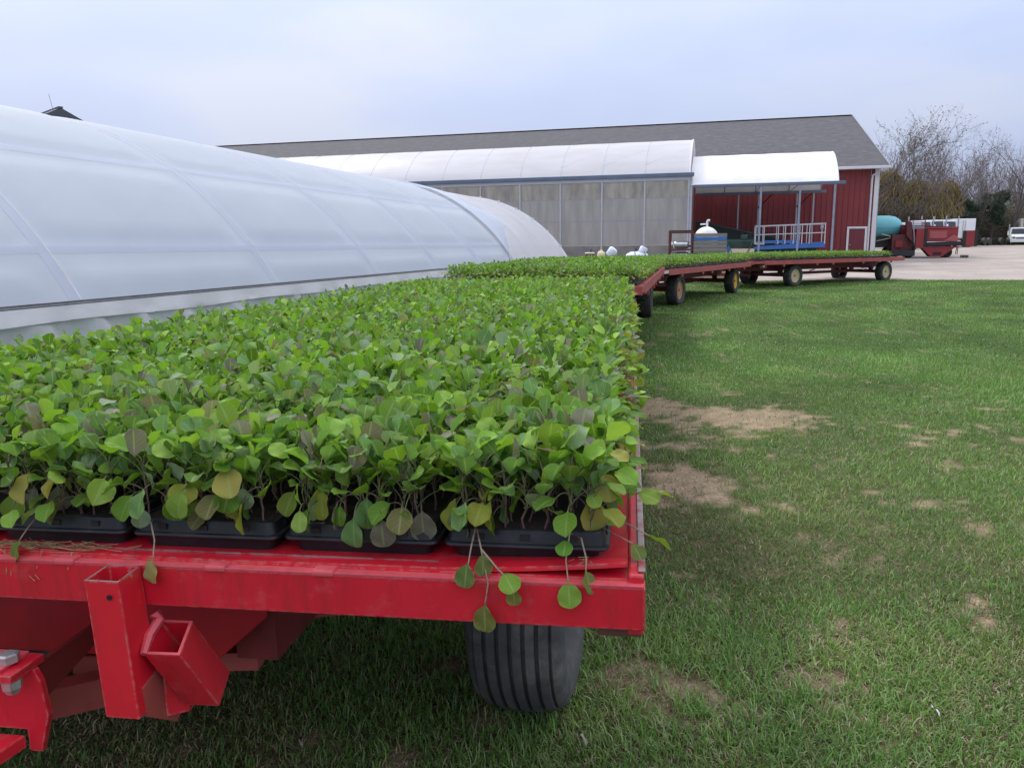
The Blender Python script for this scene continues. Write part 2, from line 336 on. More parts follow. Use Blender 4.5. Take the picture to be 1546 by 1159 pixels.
wood = np.clip((Y-105)/20, 0, 1)[..., None]; col = col*(1-wood)+np.array([.06, .06, .025])*wood
ny, nx = X.shape; idx = np.arange(nx*ny).reshape(ny, nx)
fq = np.stack([idx[:-1,:-1], idx[:-1,1:], idx[1:,1:], idx[1:,:-1]], -1).reshape(-1, 4)
gm = np_mesh('ground', np.stack([X, Y, Z], -1).reshape(-1, 3), fq, np.concatenate([col, np.ones_like(col[..., :1])], -1).reshape(-1, 4), smooth=True)
M_GROUND = attr_mat('lawn_soil', .95, spec=.1)
t = M_GROUND.node_tree; b = t.nodes['Principled BSDF']; tc = t.nodes.new('ShaderNodeTexCoord')
n1 = t.nodes.new('ShaderNodeTexNoise'); n1.inputs['Scale'].default_value = 55; n1.inputs['Detail'].default_value = 6; t.links.new(tc.outputs['Object'], n1.inputs['Vector'])
n2 = t.nodes.new('ShaderNodeTexNoise'); n2.inputs['Scale'].default_value = 9; n2.inputs['Detail'].default_value = 8; n2.inputs['Roughness'].default_value = .75; t.links.new(tc.outputs['Object'], n2.inputs['Vector'])
mm = t.nodes.new('ShaderNodeMath'); mm.operation = 'MULTIPLY_ADD'; mm.inputs[1].default_value = 1.1; mm.inputs[2].default_value = -.0; t.links.new(n1.outputs[0], mm.inputs[0])
m2 = t.nodes.new('ShaderNodeMath'); m2.operation = 'MULTIPLY'; t.links.new(mm.outputs[0], m2.inputs[0]); t.links.new(n2.outputs[0], m2.inputs[1])
m3 = t.nodes.new('ShaderNodeMath'); m3.operation = 'MULTIPLY_ADD'; m3.inputs[1].default_value = 2.6; m3.inputs[2].default_value = .28; t.links.new(m2.outputs[0], m3.inputs[0])
a = [n for n in t.nodes if n.type == 'ATTRIBUTE'][0]
vm = t.nodes.new('ShaderNodeVectorMath'); vm.operation = 'SCALE'; t.links.new(a.outputs['Color'], vm.inputs[0]); t.links.new(m3.outputs[0], vm.inputs['Scale']); t.links.new(vm.outputs[0], b.inputs['Base Color'])
bp = t.nodes.new('ShaderNodeBump'); bp.inputs['Strength'].default_value = .8; bp.inputs['Distance'].default_value = .02; t.links.new(n1.outputs[0], bp.inputs['Height']); t.links.new(bp.outputs[0], b.inputs['Normal'])
kind(link('ground', gm, M_GROUND), 'structure')

# gravel yard: its own sheet, 2 cm above the soil, irregular edge
M_GRAVEL = mat('gravel', (.32, .28, .245), .95, var=.2, scale=.5, patch=(.42, .375, .335), patch_amt=.53, patch_scale=.22, patch_soft=.12, bump=.5, bscale=22, patch2=(.20, .17, .15), patch2_amt=.56, patch2_scale=4)
gxs = axis(-70, -10, 34, 130, .35, 1.12); rows = []
u = np.concatenate([np.linspace(0, 1, 26)**1.7*20, np.linspace(22, 78, 30)])
GX, U = np.meshgrid(gxs, u)
GY = edge_y(GX) + U + (1-np.clip(U/3, 0, 1))*((fbm(GX, U*0, 5, 1.6, 4)-.5)*1.1)
GZ = gz(GX, GY) + np.interp(U, [0, .3, 3], [-.012, .014, .022]) + (fbm(GX, GY, 66, 3.0, 3)-.5)*.03*np.clip(U/2, 0, 1)
ny, nx = GX.shape; idx = np.arange(nx*ny).reshape(ny, nx)
fq = np.stack([idx[:-1,:-1], idx[:-1,1:], idx[1:,1:], idx[1:,:-1]], -1).reshape(-1, 4)
kind(link('gravel_yard', np_mesh('gravel_yard', np.stack([GX, GY, GZ], -1).reshape(-1, 3), fq, smooth=True), M_GRAVEL), 'structure')

# ------------------------------------------------------------------ barn
SR = -YG                                             # rotation of everything on the site grid
def site(name, e, A, label, cat, z=None, group=None, rz=0.0):
    return empty(name, S(e, A, z), SR + rz, label, cat, group)
M_SIDING = mat('red_steel_siding', (.21, .030, .034), .55, var=.10, scale=.6, patch=(.17, .026, .03), patch_amt=.5, patch_scale=1.4, patch_soft=.3)
M_SHINGLE = mat('grey_shingles', (.070, .070, .078), .9, var=.18, scale=1.2, patch=(.098, .097, .104), patch_amt=.50, patch_scale=1.7, patch_soft=.10, patch2=(.044, .044, .050), patch2_amt=.55, patch2_scale=2.3, stretch=(1, 1.6, 1))
M_TRIM = mat('white_trim', (.66, .66, .68), .5, var=.06)
M_DOORRED = mat('maroon_door', (.155, .025, .035), .5, var=.12)
barn = site('red_barn', 9.0, 52, 'long red metal-sided barn with grey shingle roof behind the greenhouses', 'barn')
bz = barn.location.z; EAVE = 6.0 - bz; RIDGE = 11.2 - bz; LB = -84.0; DEPTH = 32.0
w = MB(); xs = [0.0]
x = 0.0; wall_pts = []
while x > LB:                                        # ribbed steel siding, one rib every 0.3 m
    wall_pts += [(x, 0.0), (x-.035, -.03), (x-.075, -.03), (x-.11, 0.0)]; x -= .31
wall_pts.append((x, 0))
w.add([(px, py, 0) for px, py in wall_pts]+[(px, py, EAVE) for px, py in wall_pts], [(i, i+1, i+1+len(wall_pts), i+len(wall_pts)) for i in range(len(wall_pts)-1)])
w.build('wall', M_SIDING, barn)
MB().add([(-.02,0,0),(-.02,DEPTH,0),(-.02,DEPTH,EAVE),(-.02,DEPTH/2,RIDGE-.15),(-.02,0,EAVE)], [(0,1,2,3,4)]).build('wall', M_SIDING, barn)
MB().box(LB, 0, DEPTH-.1, DEPTH, 0, EAVE).build('wall', M_SIDING, barn)
sl = (RIDGE-EAVE)/(DEPTH/2)
ro = MB().prism([(-.45, EAVE-.45*sl+.12), (DEPTH/2, RIDGE+.12), (DEPTH+.45, EAVE-.45*sl+.12), (DEPTH+.45, EAVE-.45*sl-.02), (DEPTH/2, RIDGE-.06), (-.45, EAVE-.45*sl-.02)], LB-.5, .45, 'x').build('roof', M_SHINGLE, barn)
MB().prism([(DEPTH/2-.3, RIDGE+.12), (DEPTH/2, RIDGE+.19), (DEPTH/2+.3, RIDGE+.12), (DEPTH/2, RIDGE+.10)], LB-.5, .4, 'x').build('ridge_cap', mat('ridge_vent', (.30, .30, .33), .8), ro)
MB().box(LB-.4, .5, -.62, -.46, EAVE-.18, EAVE-.02).build('gutter', M_TRIM, barn, bevel=.02)
MB().box(LB-.4, .46, -.44, .05, EAVE-.16, EAVE-.10).build('soffit', M_TRIM, barn)
M_RAKE = mat('grey_rake_trim', (.20, .20, .21), .6)
for s_ in (0, 1):
    y0, y1 = (-.46, DEPTH/2) if s_ == 0 else (DEPTH/2, DEPTH+.46)
    z0, z1 = (EAVE-.5*sl+.06, RIDGE+.06) if s_ == 0 else (RIDGE+.06, EAVE-.5*sl+.06)
    MB().bar((.47, y0, z0), (.47, y1, z1), .05, .22).build('rake_board', M_RAKE, barn)
MB().box(-.24, .03, -.045, .0, 0, EAVE-.16).build('corner_trim', M_TRIM, barn)
MB().box(.0, .035, -.045, .24, 0, EAVE-.16).build('corner_trim', M_TRIM, barn)
MB().tube([(-.08, -.54, EAVE-.18), (-.10, -.30, EAVE-.34), (-.38, -.11, EAVE-.55), (-.40, -.09, EAVE-.8), (-.40, -.09, .1)], .055, 8).build('downspout', M_TRIM, barn, smooth=True)
MB().tube([(-.46, -.06, EAVE-.2), (-.46, -.06, .6)], .018, 6).build('conduit', M_STEEL, barn)
door = MB().box(-1.50, -.60, -.075, -.035, .06, 1.98).build('door', M_DOORRED, barn, bevel=.008)
fr = MB(); fr.box(-1.62, -1.502, -.10, -.03, 0, 2.10); fr.box(-.598, -.48, -.10, -.03, 0, 2.10); fr.box(-1.502, -.598, -.10, -.03, 1.982, 2.10)
fr.build('door_frame', M_WHITE, door)
MB().tube([(-1.42, -.075, 1.0), (-1.42, -.12, 1.0), (-1.42, -.14, 1.0)], [.02, .02, .035], 8).build('door_handle', M_STEEL, door)

# second barn: only its gable peak looks over the tunnel
pk = empty('gable_barn', (-34.4, 62.0, 0.6), rad(47), 'dark-roofed red barn peak showing above the plastic tunnel', 'barn')
P_Z = 11.6
MB().prism([(-8, 0), (8, 0), (8, P_Z-4.6), (0, P_Z-.45), (-8, P_Z-4.6)], .9, 24, 'y').build('wall', M_SIDING, pk)
rf = MB()
for s_ in (-1, 1):
    rf.add([(0, 0, P_Z), (s_*9, 0, P_Z-4.7), (s_*9, 25, P_Z-4.7), (0, 25, P_Z), (0, 0, P_Z-.15), (s_*9, 0, P_Z-4.85), (s_*9, 25, P_Z-4.85), (0, 25, P_Z-.15)],
           [(0,1,2,3),(4,7,6,5),(0,4,5,1),(1,5,6,2),(2,6,7,3)])
rf = rf.build('roof', mat('pale_metal_roof', (.42, .44, .47), .45, .3, var=.1), pk)
M_SLATE = mat('dark_slate_trim', (.060, .070, .085), .55, var=.15)
for s_ in (-1, 1):
    MB().hexa([(0, -.06, P_Z-.62), (s_*9, -.06, P_Z-5.32), (s_*9, .85, P_Z-5.2), (0, .85, P_Z-.5), (0, -.06, P_Z+.06), (s_*9, -.06, P_Z-4.64), (s_*9, .85, P_Z-4.6), (0, .85, P_Z+.1)]).build('rake_trim', M_SLATE, rf)
MB().box(-.16, .16, -.1, 25, P_Z+.02, P_Z+.14).build('ridge_cap', M_SLATE, rf)
MB().box(-.55, -.1, .80, .89, P_Z-2.0, P_Z-.95).build('gable_vent', M_TRIM, pk)
MB().tube([(-.3, .7, P_Z-.1), (-.5, .7, P_Z+1.1)], .014, 5).build('lightning_rod', M_DARK, pk)

# ------------------------------------------------------------------ plastic tunnel
M_FILM = film_mat('inflated_white_film', (.73, .79, .88), transl=.46, transp=.03, gloss=.04, grough=.40, dirt=(.69, .745, .84), dirt_scale=(.5, .5, .5), bump=.12, bscale=1.6)
M_CLEAR = film_mat('clear_single_film', (.84, .86, .90), transl=.42, transp=.24, gloss=.10, grough=.2, dirt_scale=(.8, .8, .8), bump=.25, bscale=1.6)
M_SKIRT = film_mat('skirt_film', (.70, .73, .75), transl=.35, transp=.22, gloss=.14, grough=.25, dirt=(.50, .53, .52), dirt_scale=(1.5, 1.5, 2.5), bump=.5, bscale=2.2)
M_SKIRT2 = film_mat('folded_film', (.84, .84, .86), transl=.30, transp=.05, gloss=.1, grough=.3, dirt=(.76, .75, .75), dirt_scale=(1.5, 1.5, 4), bump=.4, bscale=3.0)
M_RIB = mat('tunnel_hoop_pipe', (.68, .70, .74), .5, 0, var=.1)
RT, HWT, RAILZ = 6.34, 5.4, .90
CZ = RAILZ - math.sqrt(RT**2-HWT**2); A_MAX = math.asin(HWT/RT)
tun = site('plastic_tunnel', -12.8, 0, 'long white plastic-film tunnel with curved hoops beside the seedling wagons', 'greenhouse', z=0.0)
def hoop(th, r): return (r*math.sin(th), CZ + r*math.cos(th))
ribs_y = [-4.8, -.6, 3.4, 7.6, 11.9, 16.0, 19.9, 23.7, 27.5, 31.2, 34.6, 38.0]
def sstep(q): q = min(1.0, max(0.0, q)); return q*q*(3-2*q)
def film_patch(y0, y1, r, ny, nth, puff, th0=-A_MAX, th1=A_MAX, ragged=0.0):
    """film between two hoops, puffed out between hoops and purlins, creased on them"""
    b = MB(); rows = []
    for i in range(ny+1):
        fy = i/ny; ring = []
        for k in range(nth+1):
            th = th0+(th1-th0)*k/nth
            seg = [-A_MAX, -.896, -.585, 0, .585, .896, A_MAX]
            j = max(q for q in range(6) if th >= seg[q]-1e-9); ft = (th-seg[j])/(seg[j+1]-seg[j])
            da, db = fy*(y1-y0), (1-fy)*(y1-y0); ta, tb_ = (th-seg[j])*r, (seg[j+1]-th)*r
            if th < 0: ta, tb_ = tb_, ta
            pf = puff*sstep(da/.30)*sstep((db-.27)/.45)*sstep((ta-.20)/.40)*sstep(tb_/.30)
            yy = y0+(y1-y0)*fy
            x_, z_ = hoop(th, r+pf); ring.append((x_, yy, z_))
        rows.append(ring)
    return b.loft(rows, caps=False, closed=False)
SPLIT = 27.5
for i in range(len(ribs_y)-1):
    y0, y1 = ribs_y[i], ribs_y[i+1]
    if y1 <= SPLIT+.01:
        film_patch(y0, y1, RT+.02, 30, 96, .05).build('film_panel', M_FILM, tun, smooth=True)
    else:
        film_patch(y0, y1, RT+.012, 8, 48, .015).build('film_panel', M_CLEAR, tun, smooth=True)
# the torn-off end of the inner inflated layer, hanging over the first clear bay
ov = MB(); rows = []
for i in range(9):
    ring = []
    for k in range(49):
        th = A_MAX-(k/48)*2*A_MAX
        lim = 3.0+.55*math.sin(k*.9)+(.7*math.sin(k*.35)) if k > 6 else -.2+k*.45
        lim = max(.05, lim-max(0, (k-9))*-.02)
        x_, z_ = hoop(th, RT+.035+.09*(1-(i/8)**2)); ring.append((x_, SPLIT+lim*i/8, z_))
    rows.append(ring)
ov.loft(rows, caps=False, closed=False).build('film_overlap', M_FILM, tun, smooth=True)
for y in ribs_y:
    MB().tube([(hoop(-A_MAX+2*A_MAX*k/40, RT-.035)[0], y, hoop(-A_MAX+2*A_MAX*k/40, RT-.035)[1]) for k in range(41)], .045, 8).build('hoop', M_RIB, tun, smooth=True)
for th in (.896, .585, 0, -.585, -.896):
    x_, z_ = hoop(th, RT-.05); MB().tube([(x_, ribs_y[0], z_), (x_, 38, z_)], .04, 6).build('purlin', M_RIB, tun, smooth=True)
M_FILMSHADE = film_mat('shaded_film', (.64, .69, .79), transl=.42, transp=.05, gloss=.12, grough=.3)  # darker tint stands in for shading where hoops and purlins back the film
for i, y in enumerate(ribs_y[:-4]):                  # shade strip where the film is pulled down onto each hoop
    c = MB(); rows = []
    for k in range(41):
        th = -A_MAX+2*A_MAX*k/40; r_ = RT+.028
        rows.append([(hoop(th, r_-.004)[0], y-.15, hoop(th, r_-.004)[1]), (hoop(th, r_)[0], y-.08, hoop(th, r_)[1]), (hoop(th, r_+.002)[0], y-.03, hoop(th, r_+.002)[1]), (hoop(th, r_+.004)[0], y+.012, hoop(th, r_+.004)[1])])
    c.loft(rows, caps=False, closed=False).build('film_shade_strip', M_FILMSHADE, tun, smooth=True)
    MB().tube([(hoop(-A_MAX+2*A_MAX*k/48, RT+.030)[0], y+.012, hoop(-A_MAX+2*A_MAX*k/48, RT+.030)[1]) for k in range(49)], .011, 5).build('film_ridge', M_SKIRT2, tun, smooth=True)
for th in (.896, .585):
    MB().loft([[(hoop(th+.018, RT+.0215)[0], y, hoop(th+.018, RT+.0215)[1]), (hoop(th+.010, RT+.0235)[0], y, hoop(th+.010, RT+.0235)[1]), (hoop(th-.002, RT+.026)[0], y, hoop(th-.002, RT+.026)[1])] for y in (ribs_y[0], SPLIT-.2)], caps=False, closed=False).build('film_shade_strip', M_FILMSHADE, tun, smooth=True)
for s_ in (-1, 1):
    br = MB().box(s_*HWT-.03, s_*HWT+.03, ribs_y[0], 38.1, RAILZ-.05, RAILZ+.015).build('base_rail', mat('weathered_rail', (.16, .14, .14), .6, .3, var=.3, scale=3), tun)
    MB().box(s_*(HWT+.034)-.008, s_*(HWT+.034)+.008, ribs_y[0], 38.1, RAILZ-.022, RAILZ-.006).build('wire_track', M_STEEL, br)
    sk = MB(); rows = []
    for i in range(340):
        y = ribs_y[0]+i*(43.0/339); a_ = .03*math.sin(i*1.7)+.03*math.sin(i*.63+1)
        rows.append([(s_*(HWT+.045), y, RAILZ-.03), (s_*(HWT+.07+a_*.2), y, RAILZ-.12), (s_*(HWT+.085+a_*.35), y, RAILZ-.21+.012*math.sin(i*.21)), (s_*(HWT+.075), y, RAILZ-.215+.015*math.sin(i*.21))])
    sk.loft(rows, caps=False, closed=False).build('film_tail', M_SKIRT2, tun, smooth=True)
    sk = MB(); rows = []
    for i in range(520):
        y = ribs_y[0]+i*(43.0/519); ph = .5+.5*math.sin(i*.55+1.5*math.sin(i*.12)); q = .16*ph**3
        rows.append([(s_*(HWT+.03), y, RAILZ-.16), (s_*(HWT+.06+q), y+.05, RAILZ-.45), (s_*(HWT+.16+q*1.6), y+.12, RAILZ-.75), (s_*(HWT+.42+q*2), y+.2, .015+.03*ph)])
    sk.loft(rows, caps=False, closed=False).build('skirt', M_SKIRT, tun, smooth=True)
eb = MB()                                             # end wall edge board with clips
pts = [(hoop(-A_MAX+2*A_MAX*k/40, RT+.02)[0], 38.06, hoop(-A_MAX+2*A_MAX*k/40, RT+.02)[1]) for k in range(41)]
eb.tube(pts, .055, 6); eb = eb.build('end_hoop', M_TRIM, tun, smooth=True)
for k in range(2, 39, 3):
    x_, z_ = hoop(-A_MAX+2*A_MAX*k/40, RT+.06); MB().box(x_-.05, x_+.05, 38.0, 38.14, z_-.04, z_+.05).build('clip', M_TRIM, eb)
endp = [(hoop(-A_MAX+2*A_MAX*k/40, RT-.02)[0], 38.0, hoop(-A_MAX+2*A_MAX*k/40, RT-.02)[1]) for k in range(41)]
MB().add([(-HWT, 38.0, .05)]+endp+[(HWT, 38.0, .05)], [tuple(range(43))]).build('end_film', M_CLEAR, tun)
eb2 = MB().box(HWT-.1, HWT+.45, 37.9, 38.5, .3, RAILZ).build('end_bundle', M_SKIRT2, tun, bevel=.08)

# ------------------------------------------------------------------ gutter greenhouse in front of the barn
gh = site('gutter_greenhouse', 0, 44, 'grey polycarbonate greenhouse with arched white roof attached to the barn', 'greenhouse')
hz = gh.location.z; GUT = 5.20-hz; APX = 7.42-hz; XR = -1.84; XL = -40.0; DG = 7.5; SP = 2.36
M_POLYROOF = film_mat('white_roof_film', (.86, .87, .90), transl=.40, transp=.05, gloss=.08, grough=.35, dirt=(.78, .77, .78), dirt_scale=(.4, 1.5, 1.5), bump=.1, bscale=1.2)
M_POLYTOP = film_mat('roof_lit_polycarbonate', (.72, .70, .60), transl=.50, transp=.26, gloss=.08, grough=.25, dirt=(.44, .43, .40), dirt_amt=.47, dirt_scale=(2.6, 2.6, .8), wave=5.5, bump=.25)  # top row lightened and yellowed to stand in for light through the roof
M_POLYWALL = film_mat('grimy_polycarbonate', (.66, .655, .63), transl=.46, transp=.22, gloss=.10, grough=.25, dirt=(.50, .495, .475), dirt_amt=.47, dirt_scale=(2.6, 2.6, .35), wave=5.5, bump=.25)
M_GUTTER = mat('blue_grey_gutter', (.12, .16, .23), .5, .3, var=.12, scale=1.5)
M_POST = mat('galvanised_post', (.44, .46, .50), .5, .3, var=.1)
def arch(t, z0, z1, d):
    f = .45*t+.55*(.5-.5*math.cos(math.pi*t)); return (d*f, z0+(z1-z0)*math.sin(math.pi*f)**.80)
xs = [XR - i*SP for i in range(17)]
for i in range(16):
    x1, x0 = xs[i], xs[i+1]; rows = []
    for k in range(25):
        y_, z_ = arch(k/24, GUT+.06, APX, DG); rows.append([(x0+.0, y_, z_), ((x0+x1)/2, y_, z_+.012), (x1, y_, z_)])
    MB().loft(rows, caps=False, closed=False).build('roof_panel', M_POLYROOF, gh, smooth=True)
M_ROOFRIB = mat('roof_rib', (.46, .51, .60), .5, 0, var=.1)
for x in xs:
    MB().tube([(x, arch(k/24, GUT+.06, APX, DG)[0], arch(k/24, GUT+.06, APX, DG)[1]+.004) for k in range(25)], .016, 6).build('roof_rib', M_ROOFRIB, gh, smooth=True)
def on_roof(x, t): a_ = arch(t, GUT+.06, APX, DG); return (x, a_[0], a_[1]-.012)
for i in (0, 1, 2):
    MB().tube([on_roof(xs[i+1]-.1-i*.0+SP*f, .10+.17*f) for f in np.linspace(0, .95, 8)], .018, 5).build('roof_brace', M_ROOFRIB, gh)
ed = MB().tube([(XR+.03, arch(k/24, GUT+.06, APX, DG)[0], arch(k/24, GUT+.06, APX, DG)[1]) for k in range(25)], .05, 6).build('gable_edge', M_TRIM, gh, smooth=True)
MB().box(XL, XR+.26, -.14, .10, GUT-.10, GUT+.10).build('gutter', M_GUTTER, gh, bevel=.015)
MB().box(XL, XR+.1, -.02, .06, GUT-.28, GUT-.102).build('fascia', M_POST, gh)
zlev = [1.46-hz, 2.8-hz, 4.0-hz, GUT-.29]
for x in xs:
    MB().box(x-.045, x+.045, -.05, .05, 0, GUT-.28).build('post', M_POST, gh)
MB().box(XR+.06, XR+.18, .02, .14, 0, GUT).build('post', M_POST, gh)
MB().box(xs[4]-.62, xs[4]-.42, .06, .2, 0, GUT-.3).build('post', mat('dark_column', (.05, .04, .045), .6), gh)
for i in range(16):
    x1, x0 = xs[i]-.046, xs[i+1]+.046
    for j in range(3): MB().box(x0, x1, -.006, .006, zlev[j]+.022, zlev[j+1]-.022).build('wall_panel', M_POLYTOP if j == 2 else M_POLYWALL, gh)
for j in range(3):
    MB().box(XL, XR, .008, .05, zlev[j]-.02, zlev[j]+.02).build('girt', M_STEEL if j else mat('curb_cap', (.55, .53, .46), .6), gh)
MB().box(XL, XR, -.03, .12, -.3, zlev[0]-.022).build('curb_wall', mat('grey_concrete_curb', (.20, .195, .185), .9, var=.2, scale=1.5, patch=(.13, .13, .125), patch_amt=.52, patch_scale=1.2, patch_soft=.2), gh)
gw = MB(); prof = [arch(k/16, GUT, APX-.04, DG) for k in range(17)]
gw.add([(XR, 0, 0)]+[(XR, a_, b_) for a_, b_ in prof]+[(XR, DG, 0)], [tuple(range(19))]); gw.build('gable_wall', M_POLYWALL, gh)
# things standing just inside the wall
sh = site('plywood_sheet', -3.0, 44.45, 'beige plywood sheet leaning inside the greenhouse wall by its corner post', 'plywood')
MB().add([(-1.75, 0, 1.0), (1.0, 0, 1.0), (1.0, .0, 3.25), (.35, .0, 2.85), (-.5, .0, 1.9)], [(0,1,2,3,4)]).add([(-1.75, .03, 1.0), (1.0, .03, 1.0), (1.0, .03, 3.25), (.35, .03, 2.85), (-.5, .03, 1.9)], [(4,3,2,1,0)]).build('sheet', mat('beige_plywood', (.62, .52, .36), .7), sh)
sf = site('step_ladder', -8.3, 44.5, 'dark metal ladder standing behind the grimy greenhouse wall', 'ladder')
for x in (0, .75): MB().box(x-.03, x+.03, 0, .04, 0, 2.6).build('rail', M_DARK, sf)
for z in (.7, 1.25, 1.8, 2.35): MB().box(.03, .72, .005, .035, z-.025, z+.025).build('rung', M_DARK, sf)

# ------------------------------------------------------------------ open shelter
shl = site('open_shelter', 0, 44, 'open-sided shelter with white curved film roof on steel posts against the red barn', 'shelter')
z0 = shl.location.z; G3 = 4.58-z0; A3 = 6.47-z0; XL3, XR3, D3 = -1.55, 5.70, 7.4
M_SHELTERFILM = film_mat('white_shelter_film', (.90, .91, .93), transl=.10, transp=.01, gloss=.05, grough=.4, dirt=(.80, .79, .76), dirt_scale=(1.2, .5, .5), bump=.2, bscale=.9)
sx = [-1.75, .05, 1.9, 3.85, 5.70]
for i in range(4):
    rows = []
    for k in range(25):
        y_, z_ = arch(k/24, G3+.05, A3, D3); rows.append([(sx[i], y_, z_), ((sx[i]+sx[i+1])/2, y_, z_+.02), (sx[i+1], y_, z_)])
    MB().loft(rows, caps=False, closed=False).build('roof_panel', M_SHELTERFILM, shl, smooth=True)
for x in sx: MB().tube([(x, arch(k/24, G3+.05, A3, D3)[0], arch(k/24, G3+.05, A3, D3)[1]-.045) for k in range(25)], .03, 6).build('roof_rib', M_STEEL, shl, smooth=True)
MB().tube([(sx[4], arch(k/24, G3+.05, A3, D3)[0], arch(k/24, G3+.05, A3, D3)[1]) for k in range(25)], .03, 6).build('gable_edge', M_TRIM, shl, smooth=True)
for y in (0, D3):
    MB().box(XL3, XR3+(.35 if y == 0 else .3), y-.08, y+.08, G3-.10, G3+.06).build('gutter', M_GUTTER, shl, bevel=.01)
for x in (1.90, 3.85, 5.55): MB().box(x-.05, x+.05, -.05, .05, 0, G3-.1).build('post', mat('steel_post', (.26, .30, .37), .5, .4, var=.15, scale=3), shl)
for x in (.9, 2.1, 4.35, 5.3): MB().box(x-.045, x+.045, D3-.05, D3+.04, 0, G3-.1).build('post', M_STEEL, shl)
for x in (2.1, 4.35): MB().bar((x, D3-.1, G3-.9), (x+.75, D3-1.2, G3-.15), .07).build('brace', M_REDDARK, shl)
for x in sx[1:4]: MB().tube([(x, 0, G3), (x, D3, G3)], .022, 6).build('tie_bar', M_STEEL, shl)

# ------------------------------------------------------------------ farm wagons
DECK = .92
def tyre_profile(w, r, grooves=True):
    """(axial, radius) around the tyre section"""
    p = [(-w*.30, r*.56), (-w*.44, r*.62), (-w*.505, r*.74), (-w*.495, r*.84), (-w*.45, r*.92), (-w*.40, r*.948)]
    n = 6; tw = w*.385
    if grooves:
        for i in range(n):
            a0 = -tw+2*tw*i/n; a1 = -tw+2*tw*(i+1)/n; c = lambda a: r*(1-.035*(a/tw)**2)
            g = 2*tw*.022
            p += [(a0+g, c(a0+g)-.016), (a0+g+.002, c(a0+g)), (a1-g-.002, c(a1-g)), (a1-g, c(a1-g)-.016)]
    else:
        p += [(-tw, r*.965), (0, r), (tw, r*.965)]
    p += [(w*.40, r*.948), (w*.45, r*.92), (w*.495, r*.84), (w*.505, r*.74), (w*.44, r*.62), (w*.30, r*.56)]
    return p
TYRE_R, TYRE_W = .40, .30
tyre_me = MB().lathe(tyre_profile(TYRE_W, TYRE_R), 72, 'x', closed=True).mesh('tyre', True); tyre_me.materials.append(M_TYRE)
tyre_old = tyre_me.copy(); tyre_old.materials.clear(); tyre_old.materials.append(M_TYREOLD)
def rim_mesh():
    b = MB().lathe([(.085, .222), (.10, .236), (.108, .232), (.095, .205), (.05, .195), (.03, .17), (.028, .12), (.05, .075), (.05, .001)], 40, 'x')
    return b.mesh('rim', True)
rim_base = rim_mesh()
def hub_mesh():
    b = MB().lathe([(.04, .062), (.10, .055), (.13, .045), (.145, .025), (.146, .001)], 20, 'x')
    for k in range(6):
        t = 2*math.pi*k/6; b.lathe([(.045, .012), (.065, .012), (.066, .001)], 6, 'x', c=(0, .098*math.cos(t), .098*math.sin(t)))
    return b.mesh('hub', True)
hub_base = hub_mesh(); hub_base.materials.append(M_RED)
rim_cache = {}
def wheel(parent, x, y, side, rim_mat, old=True, rot=0.0, steer=0.0):
    w = empty('wheel', (x, y, TYRE_R-.020-parent.location.z), 0); w.parent = parent
    w.rotation_euler = (rot, 0, (0 if side > 0 else math.pi)+steer)
    if rim_mat.name not in rim_cache:
        me = rim_base.copy(); me.materials.clear(); me.materials.append(rim_mat); rim_cache[rim_mat.name] = me
    link('tyre', tyre_old if old else tyre_me, None, w); link('rim', rim_cache[rim_mat.name], None, w, scale=None if old else (.35, .97, .97)); link('hub', hub_base, None, w, scale=(.8, .68, .68))
